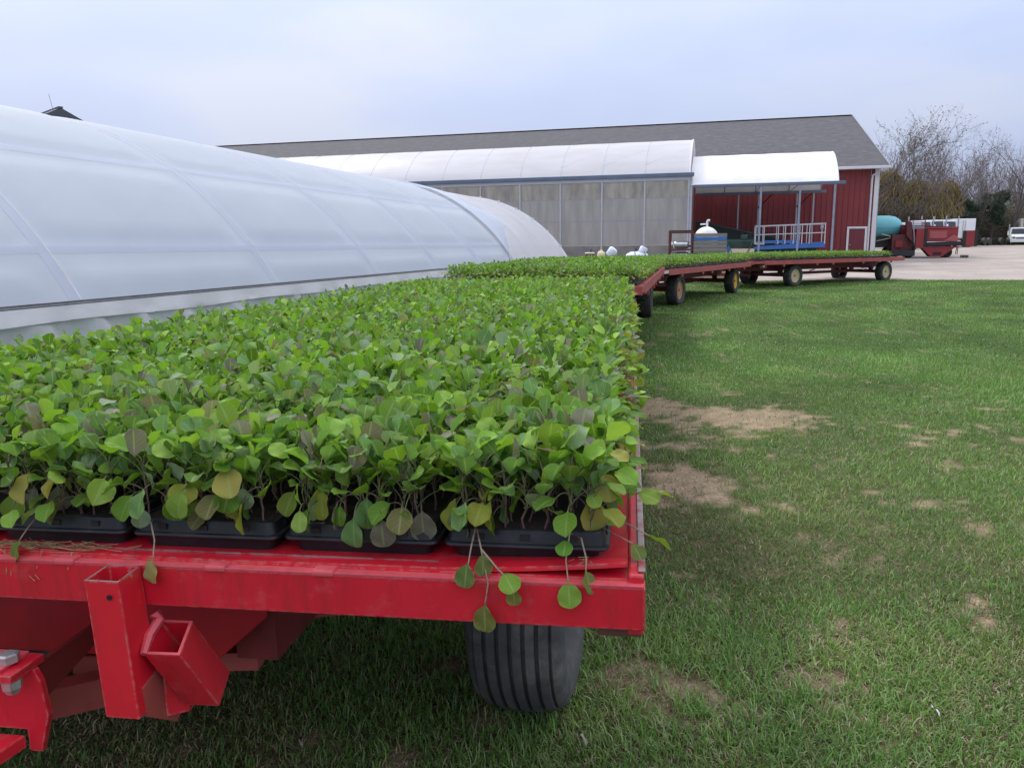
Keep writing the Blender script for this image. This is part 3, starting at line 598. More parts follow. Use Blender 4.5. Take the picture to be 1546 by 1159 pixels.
def wagon(corner, yaw, L, ax, rims, label, main=False, group='hitched farm wagons', dz=0.0, ry=0.0, rx=0.0):
    yaw = rad(yaw); lx = Vector((math.cos(yaw), -math.sin(yaw), 0))
    org = Vector((corner[0], corner[1], 0)) - lx*1.3; org.z = dz
    g = empty('farm_wagon', org, -yaw, label, 'wagon', group, ry=ry); g.rotation_euler[0] = rx
    red, rail = (M_RED, M_RED) if main else (M_REDOLD, M_REDOLD)
    dk = MB().box(-1.2712, 1.2712, .02, L-.02, DECK-.03, DECK)
    dk.build('deck', red, g)
    for s_ in (-1, 1):
        if main:
            x0, x1 = sorted((s_*1.272, s_*1.30))
            MB().box(x0, x1, .012, L, DECK-.10, DECK+.012).build('side_rail', M_RED, g, bevel=.005)
            x0, x1 = sorted((s_*1.289, s_*1.3025))
            MB().box(x0, x1, .02, L, DECK+.0125, DECK+.017).build('rail_edge', M_BAREM, g, bevel=.002)
        else:
            x0, x1 = sorted((s_*1.272, s_*1.30))
            MB().box(x0, x1, .5, L, DECK-.13, DECK+.01).build('side_rail', rail, g, bevel=.006)
            MB().box(x0, x1, 0, .495, DECK-.09, DECK+.0).build('side_rail', rail, g, bevel=.006)
    if not main: MB().box(-1.30, 1.30, -.03, -.002, DECK-.11, DECK+.005).build('front_beam', rail, g, bevel=.006)
    MB().box(-1.30, 1.30, L+.002, L+.035, DECK-.12, DECK+.005).build('rear_beam', rail, g, bevel=.006)
    for i in range(9):
        y = .6+i*(L-1.0)/8.5
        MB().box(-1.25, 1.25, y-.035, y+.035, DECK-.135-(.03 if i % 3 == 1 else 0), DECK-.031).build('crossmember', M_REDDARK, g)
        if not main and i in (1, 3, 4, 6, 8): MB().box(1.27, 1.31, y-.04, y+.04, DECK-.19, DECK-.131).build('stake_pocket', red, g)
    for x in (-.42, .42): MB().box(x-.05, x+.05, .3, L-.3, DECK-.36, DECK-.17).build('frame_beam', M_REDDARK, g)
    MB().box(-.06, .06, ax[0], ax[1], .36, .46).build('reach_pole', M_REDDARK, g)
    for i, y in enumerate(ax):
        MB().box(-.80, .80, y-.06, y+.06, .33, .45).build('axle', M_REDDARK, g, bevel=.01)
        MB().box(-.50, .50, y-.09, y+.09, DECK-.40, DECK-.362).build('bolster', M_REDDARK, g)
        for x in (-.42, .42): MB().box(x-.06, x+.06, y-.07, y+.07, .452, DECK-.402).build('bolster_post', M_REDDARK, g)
        for s_ in (-1, 1):
            wheel(g, s_*.955, y, s_, rims[i], old=not (main and i == 0), rot=random.random()*3, steer=-.05 if (main and i == 0) else 0)
    if not main:
        tb = MB(); tb.bar((-.35, .9, .42), (0, -.55, .48), .07, .09); tb.bar((.35, .9, .42), (0, -.55, .48), .07, .09); tb.build('tongue', M_REDDARK, g)
        MB().bar((1.2, L*.35, .55), (-.3, L*.62, .5), .03).build('brace_rod', M_DARK, g)
    return g, L
wagons = []
wagons.append(wagon((.232, 1.225), 8.7, 8.15, (1.17, 6.4), (M_RIMT, M_RIMW), 'bright red flatbed wagon carrying seedlings, closest of the hitched row', True, ry=-.012, dz=-.004, rx=-.004))
wagons.append(wagon((1.62, 9.55), 13.0, 8.05, (1.7, 6.75), (M_RIMC, M_RIMW), 'red flatbed wagon with pale rims hitched behind the bright red wagon', dz=.075))
wagons.append(wagon((3.42, 17.62), 30.9, 8.05, (1.95, 7.15), (M_RIMT, M_RIMY), 'faded red flatbed wagon with a bright yellow rear rim'))
wagons.append(wagon((8.0, 25.62), 56.8, 8.75, (2.46, 8.02-.05), (M_RIMC, M_RIMC), 'faded red flatbed wagon with cream rims, last before the gravel'))
# wagon 3: worn white sticker on the rail; wagon 4: amber marker lamp on its front corner
w1 = wagons[0][0]
g3 = wagons[2][0]
st = MB().box(1.301, 1.304, .10, .44, DECK-.08, DECK-.015).build('sticker', mat('worn_white_sticker', (.62, .60, .66), .5, var=.1, patch=(.14, .05, .07), patch_amt=.54, patch_scale=26), g3)
g4 = wagons[3][0]
MB().box(1.20, 1.296, .30, .62, DECK-.24, DECK-.132).build('lamp_bracket', M_DARK, g4)
lp = MB().lathe([(1.297, .001), (1.297, .045), (1.315, .04), (1.325, .02), (1.326, .001)], 14, 'x', c=(0, .46, DECK-.185)).build('marker_lamp', mat('amber_lens', (.75, .16, .02), .25), g4, smooth=True)
MB().box(1.24, 1.30, -.55, -.2, DECK-.14, DECK-.02).build('coupling_post', M_REDOLD, g4)
MB().tube([(.5, 7.2, .55), (.8, 7.4, .42), (1.0, 7.5, .50), (1.1, 7.6, .38)], .012, 5).build('hose', M_BLACK, g4)
wc = tag(MB().box(-.22, .22, -.12, .12, 0, .07).build('wheel_chock', mat('rusty_chock', (.16, .07, .045), .8, var=.3), loc=(15.15, 30.45, .0), rot=(rad(8), 0, rad(30))), 'rusty wedge lying on the ground by the last wagon wheel', 'wheel chock')

# ---- front end of the near wagon
fb = MB().box(-1.30, 1.302, 0, .012, DECK-.085, DECK-.006)
fb.box(-1.30, 1.302, .0125, .034, DECK-.017, DECK-.006); fb.box(-1.30, 1.302, .0125, .034, DECK-.085, DECK-.074)
fb.build('front_beam', M_RED, w1, bevel=.003)
MB().box(-1.299, 1.30, -.0015, .034, DECK-.0055, DECK-.0035).build('beam_edge', M_WELD, w1)
lip = MB(); rows = []
for i in range(61):
    x = -1.2715+2.543*i/60; up = .026*max(0, (x-.93)/.34)**1.3 + .0012*math.sin(x*9)
    rows.append([(x, .0225, DECK-.004+up), (x, .0235, DECK+.004+up), (x, .05, DECK+.006+up*.75), (x, .075, DECK+.0052+up*.5), (x, .26, DECK+.003), (x, .26, DECK+.0005)])
lip.loft(rows, caps=False, closed=False).build('deck_lip', M_RED, w1)
MB().box(-1.27, .93, .0465, .0485, DECK+.0055, DECK+.0085).build('lip_seam', M_BAREM, w1)
for x in (-.9, -.62, -.3, .205, .515, .725, .985):
    tb = MB().box(x-.021, x+.021, -.0035, .026, DECK-.011, DECK+.0015).build('weld_tab', M_WELD, w1, bevel=.004)
MB().box(1.22, 1.296, .03, .12, DECK-.112, DECK-.088).build('corner_bracket', mat('brown_rust_bracket', (.16, .07, .05), .8, var=.3), w1)
# upright square socket and the slanted one beside it
def socket(name, top, axisv, wall, m):
    """open square tube: four top corners and an axis vector"""
    T = [Vector(p) for p in top]; ax = Vector(axisv); c = sum(T, Vector())/4
    I = [p+(c-p)*wall for p in T]
    b = MB(); v = T+I+[p+ax for p in T]+[p+ax for p in I]; f = []
    for k in range(4):
        k2 = (k+1) % 4; f += [(k, k2, 4+k2, 4+k), (k, 8+k, 8+k2, k2), (4+k, 4+k2, 12+k2, 12+k), (8+k, 12+k, 12+k2, 8+k2)]
    b.add(v, f); return b.build(name, m, w1, bevel=.004)
M_SOCK = mat('red_paint_scuffed', (.61, .012, .028), .38, var=.08, scale=6, patch=(.55, .22, .22), patch_amt=.615, patch_scale=20, patch_soft=.12, patch2=RUST, patch2_amt=.66, patch2_scale=42, stretch=(1.6, 1.6, .7), bump=.03, coat=.1)
edge_wear(M_SOCK)
s1 = socket('stake_socket', [(.303, -.074, .915), (.371, -.074, .915), (.366, -.002, .915), (.300, -.002, .915)], (.016, -.006, -.265), .10, M_SOCK)
MB().add([(.303,-.0745,.9152),(.371,-.0745,.9152),(.366,-.0015,.9152),(.300,-.0015,.9152),(.3065,-.0705,.9152),(.3675,-.0705,.9152),(.363,-.0055,.9152),(.303,-.0055,.9152)], [(0,1,5,4),(1,2,6,5),(2,3,7,6),(3,0,4,7)]).build('worn_rim', M_BAREM, s1)
MB().lathe([(0, .005), (.002, .005), (.0025, .001)], 10, 'y', c=(.352, -.0785, .886)).build('drain_hole', M_BLACK, s1)
s2 = socket('slanted_socket', [(.387, -.05, .764), (.460, -.05, .766), (.447, .02, .797), (.380, .02, .796)], (.029, .066, -.142), .10, M_RED)
MB().add([(.387,-.0505,.7645),(.460,-.0505,.7665),(.447,.0205,.7975),(.380,.0205,.7965),(.3935,-.0455,.767),(.4535,-.0455,.7685),(.442,.0155,.7955),(.3855,.0155,.7945)], [(0,1,5,4),(1,2,6,5),(2,3,7,6),(3,0,4,7)]).build('worn_rim', M_WELD, s2)
MB().tube([(.374, .01, .815), (.383, .012, .800), (.382, -.02, .785), (.388, -.05, .763)], [.012, .011, .009, .007], 6).build('weld_bead', M_WELD, s2, smooth=True)
MB().prism([(-.06, .70), (.06, .72), (.075, .60), (.03, .575), (-.055, .64)], .378, .386, 'x').build('gusset', M_REDOLD, w1)
MB().hexa([(.385, .0, .605), (.415, .03, .600), (.415, .045, .600), (.385, .03, .605), (.385, .0, .69), (.415, .03, .67), (.415, .045, .67), (.385, .04, .69)]).build('gusset', M_RED, w1)
# front cross plate, pivot plate, bolt and drawbar
MB().prism([(-.62, .575), (.345, .575), (.475, .69), (.475, DECK-.09), (-.62, DECK-.09)],   .25, .262, 'y').build('cross_plate', mat('shaded_red_plate', (.44, .010, .022), .5, var=.2, patch=(.26, .02, .025), patch_amt=.5, patch_scale=5, patch_soft=.3), w1, bevel=.003)  # same red paint darkened to stand in for shade under the beam
MB().prism([(-.30, .684), (.106, .684), (.118, .66), (.126, .586), (.101, .505), (.074, .505), (.074, .552), (-.30, .552)], .0, .014, 'y').build('pivot_plate', M_RED, w1, bevel=.0015)
MB().prism([(.0145, .684), (.249, .684), (.249, .655), (.0145, .60)], .088, .098, 'x').build('pivot_web', M_REDDARK, w1)
MB().bar((-.06, .12, .515), (.20, .36, .485), .05, .07).build('link_bar', M_REDOLD, w1)
MB().bar((-.05, .30, .525), (.40, .35, .535), .04, .045).build('link_bar', M_REDOLD, w1)
fl = MB().box(-.30, .104, -.054, .035, .685, .701).build('pivot_flange', M_RED, w1, bevel=.0015)
MB().box(-.30, .075, -.05, .03, .7015, .707).build('wear_plate', M_WELD, fl)
MB().lathe([(.7075, .021), (.7225, .021), (.725, .015), (.725, .001)], 6, 'z', c=(.065, -.012, 0)).build('bolt_head', M_BOLT, fl)
MB().lathe([(.655, .001), (.655, .011), (.667, .018), (.684, .019)], 6, 'z', c=(.088, -.034, 0)).build('nut', M_BOLT, fl)
MB().hexa([(-.35, -.30, .50), (.0, -.30, .50), (.072, -.004, .515), (-.3, -.004, .515), (-.35, -.30, .53), (.0, -.30, .53), (.072, -.004, .543), (-.3, -.004, .543)]).build('drawbar', M_RED, w1, bevel=.003)
MB().bar((.05, .30, .44), (.32, .62, .50), .05, .10).build('steering_arm', M_REDDARK, w1)
MB().bar((-.1, .50, .52), (.5, .72, .52), .06, .07).build('tie_rod', M_REDOLD, w1)
MB().bar((-.5, .9, .53), (.5, .9, .53), .08, .09).build('axle_beam', M_REDDARK, w1)

# ------------------------------------------------------------------ seedling trays
TP, TL = .313, .608
def ring(x0, x1, y0, y1, z, r=.018, n=3):
    out = []
    for cx, cy, a0 in ((x1-r, y1-r, 0), (x0+r, y1-r, 90), (x0+r, y0+r, 180), (x1-r, y0+r, 270)):
        for k in range(n+1): t = rad(a0+90*k/n); out.append((cx+r*math.cos(t), cy+r*math.sin(t), z))
    return out
def tray_mesh():
    b = MB(); w, l = TP-.008, TL-.008
    R = lambda i, z: ring(i, w-i, i, l-i, z)
    b.loft([R(.020, 0), R(.016, .026), R(.002, .0265), R(0, .030), R(.001, .034), R(.006, .036), R(.010, .058), R(.013, .0605), R(.016, .0605), R(.018, .058), R(.018, .046)], caps=True)
    for i in range(3):
        x = w*(.22+.28*i)
        b.box(x-.009, x+.009, .0045, .011, .041, .052)
    for i in range(6):
        y = l*(.1+.16*i)
        b.box(w-.011, w-.0045, y-.009, y+.009, .041, .052)
    me = b.mesh('seedling_tray', True); me.materials.append(M_TRAY); return me
tray_me = tray_mesh()
soil_me = MB().add([(.018, .018, .0565), (TP-.026, .018, .0565), (TP-.026, TL-.026, .0565), (.018, TL-.026, .0565)], [(0,1,2,3)]).mesh('potting_mix'); soil_me.materials.append(M_SOIL)
NR = 13
def tray_org(c, r, jx=0.0, jy=0.0): return (1.247-TP*(c+1)+jx, .056+TL*r+(.012 if r else 0)+jy, DECK+.004)
front_names = ['black tray at the bright red corner, rightmost in the front row', 'black tray second from the corner in the front row', 'black tray third from the corner in the front row', 'black tray fourth from the corner in the front row, above the square socket', 'black tray partly cut off, leftmost in the front row']
mw = [w[0].matrix_basis.copy() for w in wagons]
def place_tray(wi, c, r, label, group):
    jx, jy, a_ = ((random.random()-.5)*.004, (random.random()-.5)*.008, (random.random()-.5)*.008) if (wi == 0 and r == 0) else (0, 0, 0)
    g = empty('seedling_tray', (0,0,0), 0, label, 'tray', group)
    g.matrix_basis = mw[wi] @ Matrix.Translation(tray_org(c, r, jx, jy)) @ Matrix.Rotation(a_, 4, 'Z')
    link('tray_body', tray_me, None, g); link('potting_mix', soil_me, None, g)
wname = ['nearest bright red wagon', 'second wagon', 'wagon with the yellow rim', 'last wagon']
NTH = ['first', 'second', 'third', 'fourth', 'fifth', 'sixth', 'seventh', 'eighth', 'ninth', 'tenth', 'eleventh', 'twelfth', 'thirteenth']
for wi in range(4):
    inner = MB()
    for r in range(NR):
        for c in range(8):
            if wi == 0 and r == 0 and c < 5: place_tray(0, c, 0, front_names[c], 'trays in the front row')
            elif wi == 0 and r == 0: place_tray(0, c, 0, 'black tray in the front row beyond the hitch, '+NTH[c]+' from the corner', 'front row trays beyond the hitch')
            elif c == 0: place_tray(wi, c, r, 'black edge tray on the '+wname[wi]+', '+NTH[r]+' from its near end', 'trays along the edge of the '+wname[wi])
            elif wi == 1 and r == 0: place_tray(wi, c, r, 'black tray across the near end of the second wagon, '+NTH[c]+' from its right', 'trays across the end of the second wagon')
            else:
                x, y, z = tray_org(c, r); inner.box(x, x+TP-.006, y, y+TL-.006, z, z+.05)
    io = inner.build('tray_mass', M_SOIL); io.matrix_basis = mw[wi]
    tag(io, 'inner trays of dark potting mix covered by seedlings on the '+wname[wi], 'trays', kind='stuff')

# ------------------------------------------------------------------ seedlings
FINE = [0, .04, .08, .13, .19, .26, .34, .43, .52, .61, .70, .78, .85, .905, .95, .98, 1]
def leaf_profile(s):
    s = np.asarray(s, float); u = np.clip((s-.05)/.95, 0, 1)
    body = np.power(np.maximum(np.sin(math.pi*np.power(u, 1.30)), 0), .44)     # nearly round blade, widest past the middle, on a short winged base
    return np.maximum(body, .075*(1-s)+.02)
def leaf_batch(base, az, elev, roll, L, Wd, bend, cup, ns, nt, colr, wav=None, svals=None):
    """many leaf blades at once: returns verts, quads, rgba (alpha = distance from midrib), v"""
    n = len(base); s = np.linspace(0, 1, ns+1) if svals is None else np.asarray(svals); ns = len(s)-1
    tt = np.linspace(-1, 1, nt+1)
    ca, sa, ce, se = np.cos(az), np.sin(az), np.cos(elev), np.sin(elev)
    d = np.stack([ce*ca, ce*sa, se], 1); nr = np.stack([-se*ca, -se*sa, ce], 1); sd_ = np.cross(d, nr)
    cr_, sr_ = np.cos(roll)[:, None], np.sin(roll)[:, None]
    nr2 = nr*cr_+sd_*sr_; sd2 = sd_*cr_-nr*sr_
    pr = leaf_profile(s).copy(); pr[-1] = (.10 if ns > 8 else .34) if nt > 1 else .46
    Sg, Tg = np.meshgrid(s, tt, indexing='ij'); PW = pr[:, None]*np.ones_like(Tg)
    S_, T_, P_ = Sg.ravel(), Tg.ravel(), PW.ravel()
    half = (Wd/2)[:, None]*P_[None]
    if wav is not None: half = half*(1+.022*np.sin(S_[None]*21+wav[:, None]*6+np.sign(T_)[None]*2)*np.abs(T_)[None]**2*np.clip(S_*4, 0, 1)[None]+.10*np.sign(T_)[None]*(wav[:, None]-.5)*np.sin(S_*math.pi)[None])
    al = L[:, None]*(S_[None]-.12*S_[None]**2*bend[:, None]*2)
    up = -bend[:, None]*L[:, None]*S_[None]**2*.8 + cup[:, None]*half*np.abs(T_)[None]**1.5
    if wav is not None: up = up+.05*Wd[:, None]*np.sin(S_[None]*11+T_[None]*3+wav[:, None]*9)*np.abs(T_)[None]
    v = base[:, None, :]+d[:, None, :]*al[..., None]+nr2[:, None, :]*up[..., None]+sd2[:, None, :]*(half*T_[None])[..., None]
    m = (ns+1)*(nt+1); ix = np.arange(m).reshape(ns+1, nt+1)
    q = np.stack([ix[:-1,:-1], ix[1:,:-1], ix[1:,1:], ix[:-1,1:]], -1).reshape(-1, 4)
    f = (q[None]+(np.arange(n)*m)[:, None, None]).reshape(-1, 4)
    a_ = np.abs(T_) if nt > 1 else np.ones_like(T_)*.5
    c4 = np.concatenate([np.repeat(colr[:, None, :], m, 1), np.repeat(a_[None, :, None], n, 0)], -1)
    return v.reshape(-1, 3), f, c4.reshape(-1, 4), np.tile(S_, n)
def strip_batch(p0, p1, r, colr):
    """flat petiole / stem strips, two crossed quads each"""
    n = len(p0); d = p1-p0; d = d/np.maximum(np.linalg.norm(d, axis=1, keepdims=True), 1e-6)
    a_ = np.cross(d, np.array([0, 0, 1.0])+np.array([.3, .2, 0])); a_ /= np.maximum(np.linalg.norm(a_, axis=1, keepdims=True), 1e-6); b_ = np.cross(d, a_)
    rr = r[:, None]; v = []
    for k in range(3):
        t = 2*math.pi*k/3; o_ = (a_*math.cos(t)+b_*math.sin(t))*rr; v += [p0+o_, p1+o_*.75]
    v = np.stack(v, 1)
    q = np.array([[0,1,3,2],[2,3,5,4],[4,5,1,0]])
    f = (q[None]+(np.arange(n)*6)[:, None, None]).reshape(-1, 4)
    c4 = np.concatenate([np.repeat(colr[:, None, :], 6, 1), np.ones((n, 6, 1))], -1)
    return v.reshape(-1, 3), f, c4.reshape(-1, 4), np.zeros(n*6)
def merge(parts):
    vs_, fs, cs, us = [], [], [], []; b = 0
    for v, f, c, u_ in parts: vs_.append(v); fs.append(f+b); cs.append(c); us.append(u_); b += len(v)
    return np.concatenate(vs_), np.concatenate(fs), np.concatenate(cs), np.concatenate(us)
PAL = np.array([[.132, .275, .030], [.180, .340, .040], [.255, .410, .066], [.150, .290, .092], [.225, .320, .185], [.185, .180, .130], [.080, .170, .022]])
PRB = np.array([.26, .22, .10, .15, .11, .07, .09])
def leaf_colours(n, r, tone=None):
    c = PAL[r.choice(len(PAL), n, p=PRB)]*(r.uniform(.68, 1.28, n))[:, None]
    if tone is not None: c = c*tone[:, None]
    return c
YEL = np.array([[.27, .31, .04], [.18, .25, .035], [.38, .35, .08], [.14, .22, .035], [.17, .17, .06]])
PET = np.array([.20, .20, .12]); PURP = np.array([.17, .085, .10])
def crop(pos, K, r, lod, edge=None, y_split=None):
    """leaves (and edge stems) of many seedlings, positions on the soil surface (wagon frame)"""
    n = len(pos); parts = []; az0 = r.uniform(0, 6.28, n); vig = r.normal(1, .13, n)*(.93+.14*vnoise(pos[:, 0], pos[:, 1], 3, .35))
    tone = .85+.3*vnoise(pos[:, 0], pos[:, 1], 8, .22)
    lean = r.normal(0, .010, (n, 2))
    for k in range(K):
        az = az0+k*2.4+r.normal(0, .35, n); kk = k/(K-1)
        nh = (.040+.068*kk)*vig; pl = r.uniform(.026, .054, n)*vig; pe = np.radians(r.normal(48+20*kk, 9, n))
        node = pos+np.stack([lean[:, 0]*kk, lean[:, 1]*kk, nh], 1)
        bb = node+np.stack([np.cos(pe)*np.cos(az)*pl, np.cos(pe)*np.sin(az)*pl, np.sin(pe)*pl], 1)
        el = np.radians(r.normal(40+18*kk, 22, n)); L = r.uniform(.027, .045, n)*vig*(1.08-.12*kk); Wd = L*r.uniform(.72, .92, n)
        sv = {0: [0, .14, .42, .74, .93, 1], 1: [0, .25, .72, 1], 2: [0, .52, 1], 3: [0, .6, 1]}[lod]; ntt = {0: 2, 1: 2, 2: 2, 3: 1}[lod]
        parts.append(leaf_batch(bb, az+r.normal(0, .3, n), el, r.normal(0, .35, n), L, Wd, r.uniform(.05, .5, n), r.uniform(.12, .55, n), 3, ntt, leaf_colours(n, r, tone), r.random(n) if lod == 0 else None, sv))
        if lod == 0: parts.append(strip_batch(node, bb, np.full(n, .0016), PET*r.uniform(.7, 1.2, n)[:, None]+0*PURP))
    if edge is not None and edge.any():
        p = pos[edge]; m = len(p); parts.append(strip_batch(p, p+np.array([0, 0, .085])+r.normal(0, .006, (m, 3)), np.full(m, .0024), PURP*r.uniform(.6, 1.3, m)[:, None]))
        # older leaves sagging over the edge
        for rep in range(4):
            sel = r.random(m) < .62; q = p[sel]; k = len(q); az = r.normal(0, .7, k)-(math.pi/2)*(q[:, 1] < .2)*(q[:, 0] < 1.1); pl = r.uniform(.035, .105, k)
            nd = q+np.array([0, 0, .05])*r.uniform(.5, 1.5, k)[:, None]; bb = nd+np.stack([np.cos(az)*pl, np.sin(az)*pl, r.uniform(-.012, .06, k)], 1)
            parts.append(strip_batch(nd, bb, np.full(k, .0017), PET*r.uniform(.7, 1.2, k)[:, None]))
            cc = np.where((r.random(k) < .35)[:, None], YEL[r.choice(5, k)], leaf_colours(k, r))
            parts.append(leaf_batch(bb, az, np.radians(r.normal(-15, 30, k)), r.normal(0, .4, k), r.uniform(.034, .05, k), r.uniform(.028, .044, k), r.uniform(0, .4, k), r.uniform(.05, .4, k), 3, 2, cc, None, [0, .3, .72, 1]))
    return merge(parts)
def cells(wi):
    P = []
    for r in range(NR):
        for c in range(8):
            x, y, z = tray_org(c, r)
            for i in range(7):
                for j in range(14): P.append((x+.036+i*.0388, y+.030+j*.0415, z+.055))
    P = np.array(P); P[:, :2] += rng.normal(0, .005, (len(P), 2)); return P
ALL = [cells(i) for i in range(4)]
# the 300 seedlings that show largest: nearest to the camera and inside the frame
cw = np.array([list(r_) for r_ in mw[0]])
wp = ALL[0]@cw[:3, :3].T+cw[:3, 3]; wp[:, 2] += .08
dv = wp-np.array([0, 0, 1.5]); zz = dv@np.array(fw); px = W/2+F*(dv@np.array(cr))/zz
score = np.linalg.norm(dv, axis=1)+.45*ALL[0][:, 1]-.35*(ALL[0][:, 0] > 1.19)*(ALL[0][:, 1] < 1.2); score[(px < -25) | (px > W)] = 1e9
order = np.argsort(score); NEAR = order[:300]; maskn = np.zeros(len(wp), bool); maskn[NEAR] = True
# leaf and stem variants for those 300
def variant(seed, droop, longp=False):
    r = np.random.default_rng(1000+seed); parts = []
    one = np.ones(1)
    pl = r.uniform(.045, .08, 1) if longp else r.uniform(.030, .055, 1)
    pe = np.radians(r.uniform(-15, 35)) if droop else np.radians(r.normal(58, 10))
    n0 = np.zeros((1, 3)); pts = [np.array([0, 0, 0.])]
    for k in range(4):                               # arched petiole
        e = pe+np.radians(18 if not droop else 30)*(1-k/1.5); pts.append(pts[-1]+np.array([math.cos(e), 0, math.sin(e)])*pl[0]/4)
    col_ = (YEL[r.choice(5)] if (droop and r.random() < .50) else leaf_colours(1, r)[0])[None]
    pc = (PET*r.uniform(.8, 1.3)+(.0 if r.random() < .6 else .3)*(PURP-PET))[None]
    for k in range(4): parts.append(strip_batch(pts[k][None], pts[k+1][None], np.full(1, .0023-.0003*k), pc))
    el = np.radians(r.normal(-48, 22)) if droop else np.radians(r.normal(50, 22))
    L = r.uniform(.036, .056, 1)*(1.0 if not droop else 1.08)
    parts.append(leaf_batch(pts[-1][None], np.array([r.normal(0, .25)]), np.array([el]), np.array([r.normal(0, .35)]), L, L*r.uniform(.72, .92), r.uniform(.05, .45, 1), r.uniform(.12, .5, 1), 9, 6, col_, r.random(1), FINE))
    v, f, c, u_ = merge(parts); me = np_mesh('leaf', v, f, c, u_, smooth=True); me.materials.append(M_LEAF); return me
UPR = [variant(i, False) for i in range(44)]; DRO = [variant(100+i, True) for i in range(18)]+[variant(150+i, True, True) for i in range(10)]
def stem_variant(seed):
    r = np.random.default_rng(seed); pts = [np.array([0, 0, -.004])]; h = r.uniform(.085, .105)
    for k in range(4): pts.append(np.array([r.normal(0, .004), r.normal(0, .004), h*(k+1)/4]))
    c0, c1 = PURP*r.uniform(.7, 1.2), np.array([.16, .22, .06])
    v, f, c, u_ = merge([strip_batch(pts[k][None], pts[k+1][None], np.full(1, .0030-.0004*k), (c0+(c1-c0)*k/4)[None]) for k in range(4)])
    me = np_mesh('stem', v, f, c, u_, smooth=True); me.materials.append(M_STEM); return me
STM = [stem_variant(i) for i in range(10)]
ORD = ['front', 'second', 'third', 'fourth', 'fifth', 'sixth', 'seventh', 'eighth', 'ninth', 'tenth', 'eleventh', 'twelfth', 'thirteenth', 'fourteenth']
for i in map(int, NEAR):
    p = ALL[0][i]; fr_row = p[1] < .16; rt = p[0] > 1.17; front2 = p[1] < .20
    g = empty('seedling', mw[0] @ Vector(p), random.random()*6.28)
    rz = g.rotation_euler.z
    if front2 and rt: lab, grp = 'leggy seedling at the corner of the corner tray', 'seedlings at the tray corner'
    elif fr_row: lab, grp = 'green seedling with drooping lower leaves along the front rim of the trays', 'seedlings along the front rim'
    elif rt: lab, grp = 'green seedling leaning over the right edge of the near wagon', 'seedlings along the right edge'
    else: lab, grp = 'broad-leaved green seedling packed behind the front rim rows', 'seedlings behind the front rim'
    tr_, ci, ri, cj = i//(8*98), (i//98) % 8, (i//14) % 7, i % 14
    tn_ = ['corner tray', 'second tray from the corner', 'third tray from the corner', 'tray above the square socket', 'leftmost front tray', 'sixth tray from the corner', 'seventh tray from the corner', 'eighth tray from the corner'][ci]
    if tr_: tn_ = 'tray behind the '+tn_ if tr_ == 1 else 'third edge tray back from the corner'
    what = 'leggy seedling' if (front2 and rt) else ('droopy-leaved seedling' if fr_row else ('overhanging seedling' if rt else 'broad-leaved seedling'))
    lab = what+', '+ORD[cj]+' row of the '+tn_+', '+('first' if ri == 6 else ORD[6-ri])+' from its right side'
    tag(g, lab, 'seedling', grp)
    sc_ = random.uniform(.88, 1.14)
    link('stem', random.choice(STM), None, g, scale=(1, 1, sc_))
    for k in range(8):
        kk = k/7; link('leaf', random.choice(UPR), None, g, (0, 0, (.036+.066*kk)*sc_), (random.gauss(0, .12), random.gauss(0, .12), k*2.4+random.gauss(0, .3)), (sc_,)*3)
    if fr_row or rt:
        for k in range(4 if rt and not fr_row else (random.choice((1, 2, 2)) if p[1] < .12 or rt else 1)):
            out = (-math.pi/2-.15 if fr_row else 0.0)+random.gauss(0, .6); 
            if fr_row and rt and random.random() < .5: out = random.gauss(-.3, .4)
            link('leaf', random.choice(DRO), None, g, (0, 0, random.uniform(.030, .105 if rt and not fr_row else .075)), (0, random.gauss(-.25 if rt else 0, .15), out-rad(8.7)-rz), (random.uniform(.9, 1.1),)*3)
for wi in range(4):
    P = ALL[wi]; r = np.random.default_rng(50+wi); keep = ~maskn if wi == 0 else np.ones(len(P), bool); P = P[keep]
    ed = (P[:, 0] > 1.14) | ((P[:, 1] < .25) & (wi == 1)); 
    if wi == 0:
        a_ = P[:, 1] < .62; b_ = (P[:, 1] >= .62) & (P[:, 1] < 3.0); c_ = P[:, 1] >= 3.0
        md = merge([crop(P[a_], 8, r, 0, ed[a_]), crop(P[b_], 8, r, 1, ed[b_]), crop(P[c_], 6, r, 2, ed[c_])])
    else: md = crop(P, 5, r, 3, ed)
    v, f, c, u_ = md; me = np_mesh('seedling_crop', v, f, c, u_, smooth=True); ob = link('seedling_crop', me, M_LEAF); ob.matrix_basis = mw[wi]
    tag(ob, 'dense green carpet of seedlings over the '+wname[wi], 'seedlings', kind='stuff')
# stragglers hanging over the front lip and the right-hand edge
def straggler(stems, leaves, label):
    g = empty('seedling', mw[0] @ Vector(stems[0][0]), 0.0, label, 'seedling'); g.rotation_euler = mw[0].to_euler(); o_ = Vector(stems[0][0])
    for st_ in stems: MB().tube([Vector(p)-o_ for p in st_], [.0019-.0007*k/(len(st_)-1) for k in range(len(st_))], 5).build('stem', M_STRAG, g, smooth=True)
    for pos, az, el_, rl, L, yel in leaves:
        r = np.random.default_rng(int(abs(pos[0])*9999)); colr = (np.array(yel) if yel else PAL[1])[None]
        v, f, c, u_ = leaf_batch(np.zeros((1, 3)), np.array([rad(az)]), np.array([rad(el_)]), np.array([rad(rl)]), np.array([L]), np.array([L*.86]), np.array([.15]), np.array([.2]), 10, 6, colr, r.random(1), FINE)
        me = np_mesh('leaf', v, f, c, u_, smooth=True); link('leaf', me, M_LEAF, g, Vector(pos)-o_)
M_STRAG = mat('pale_stem', (.30, .24, .16), .5, var=.2, scale=40, patch=(.20, .10, .11), patch_amt=.5, patch_scale=20)
Zs = DECK+.05
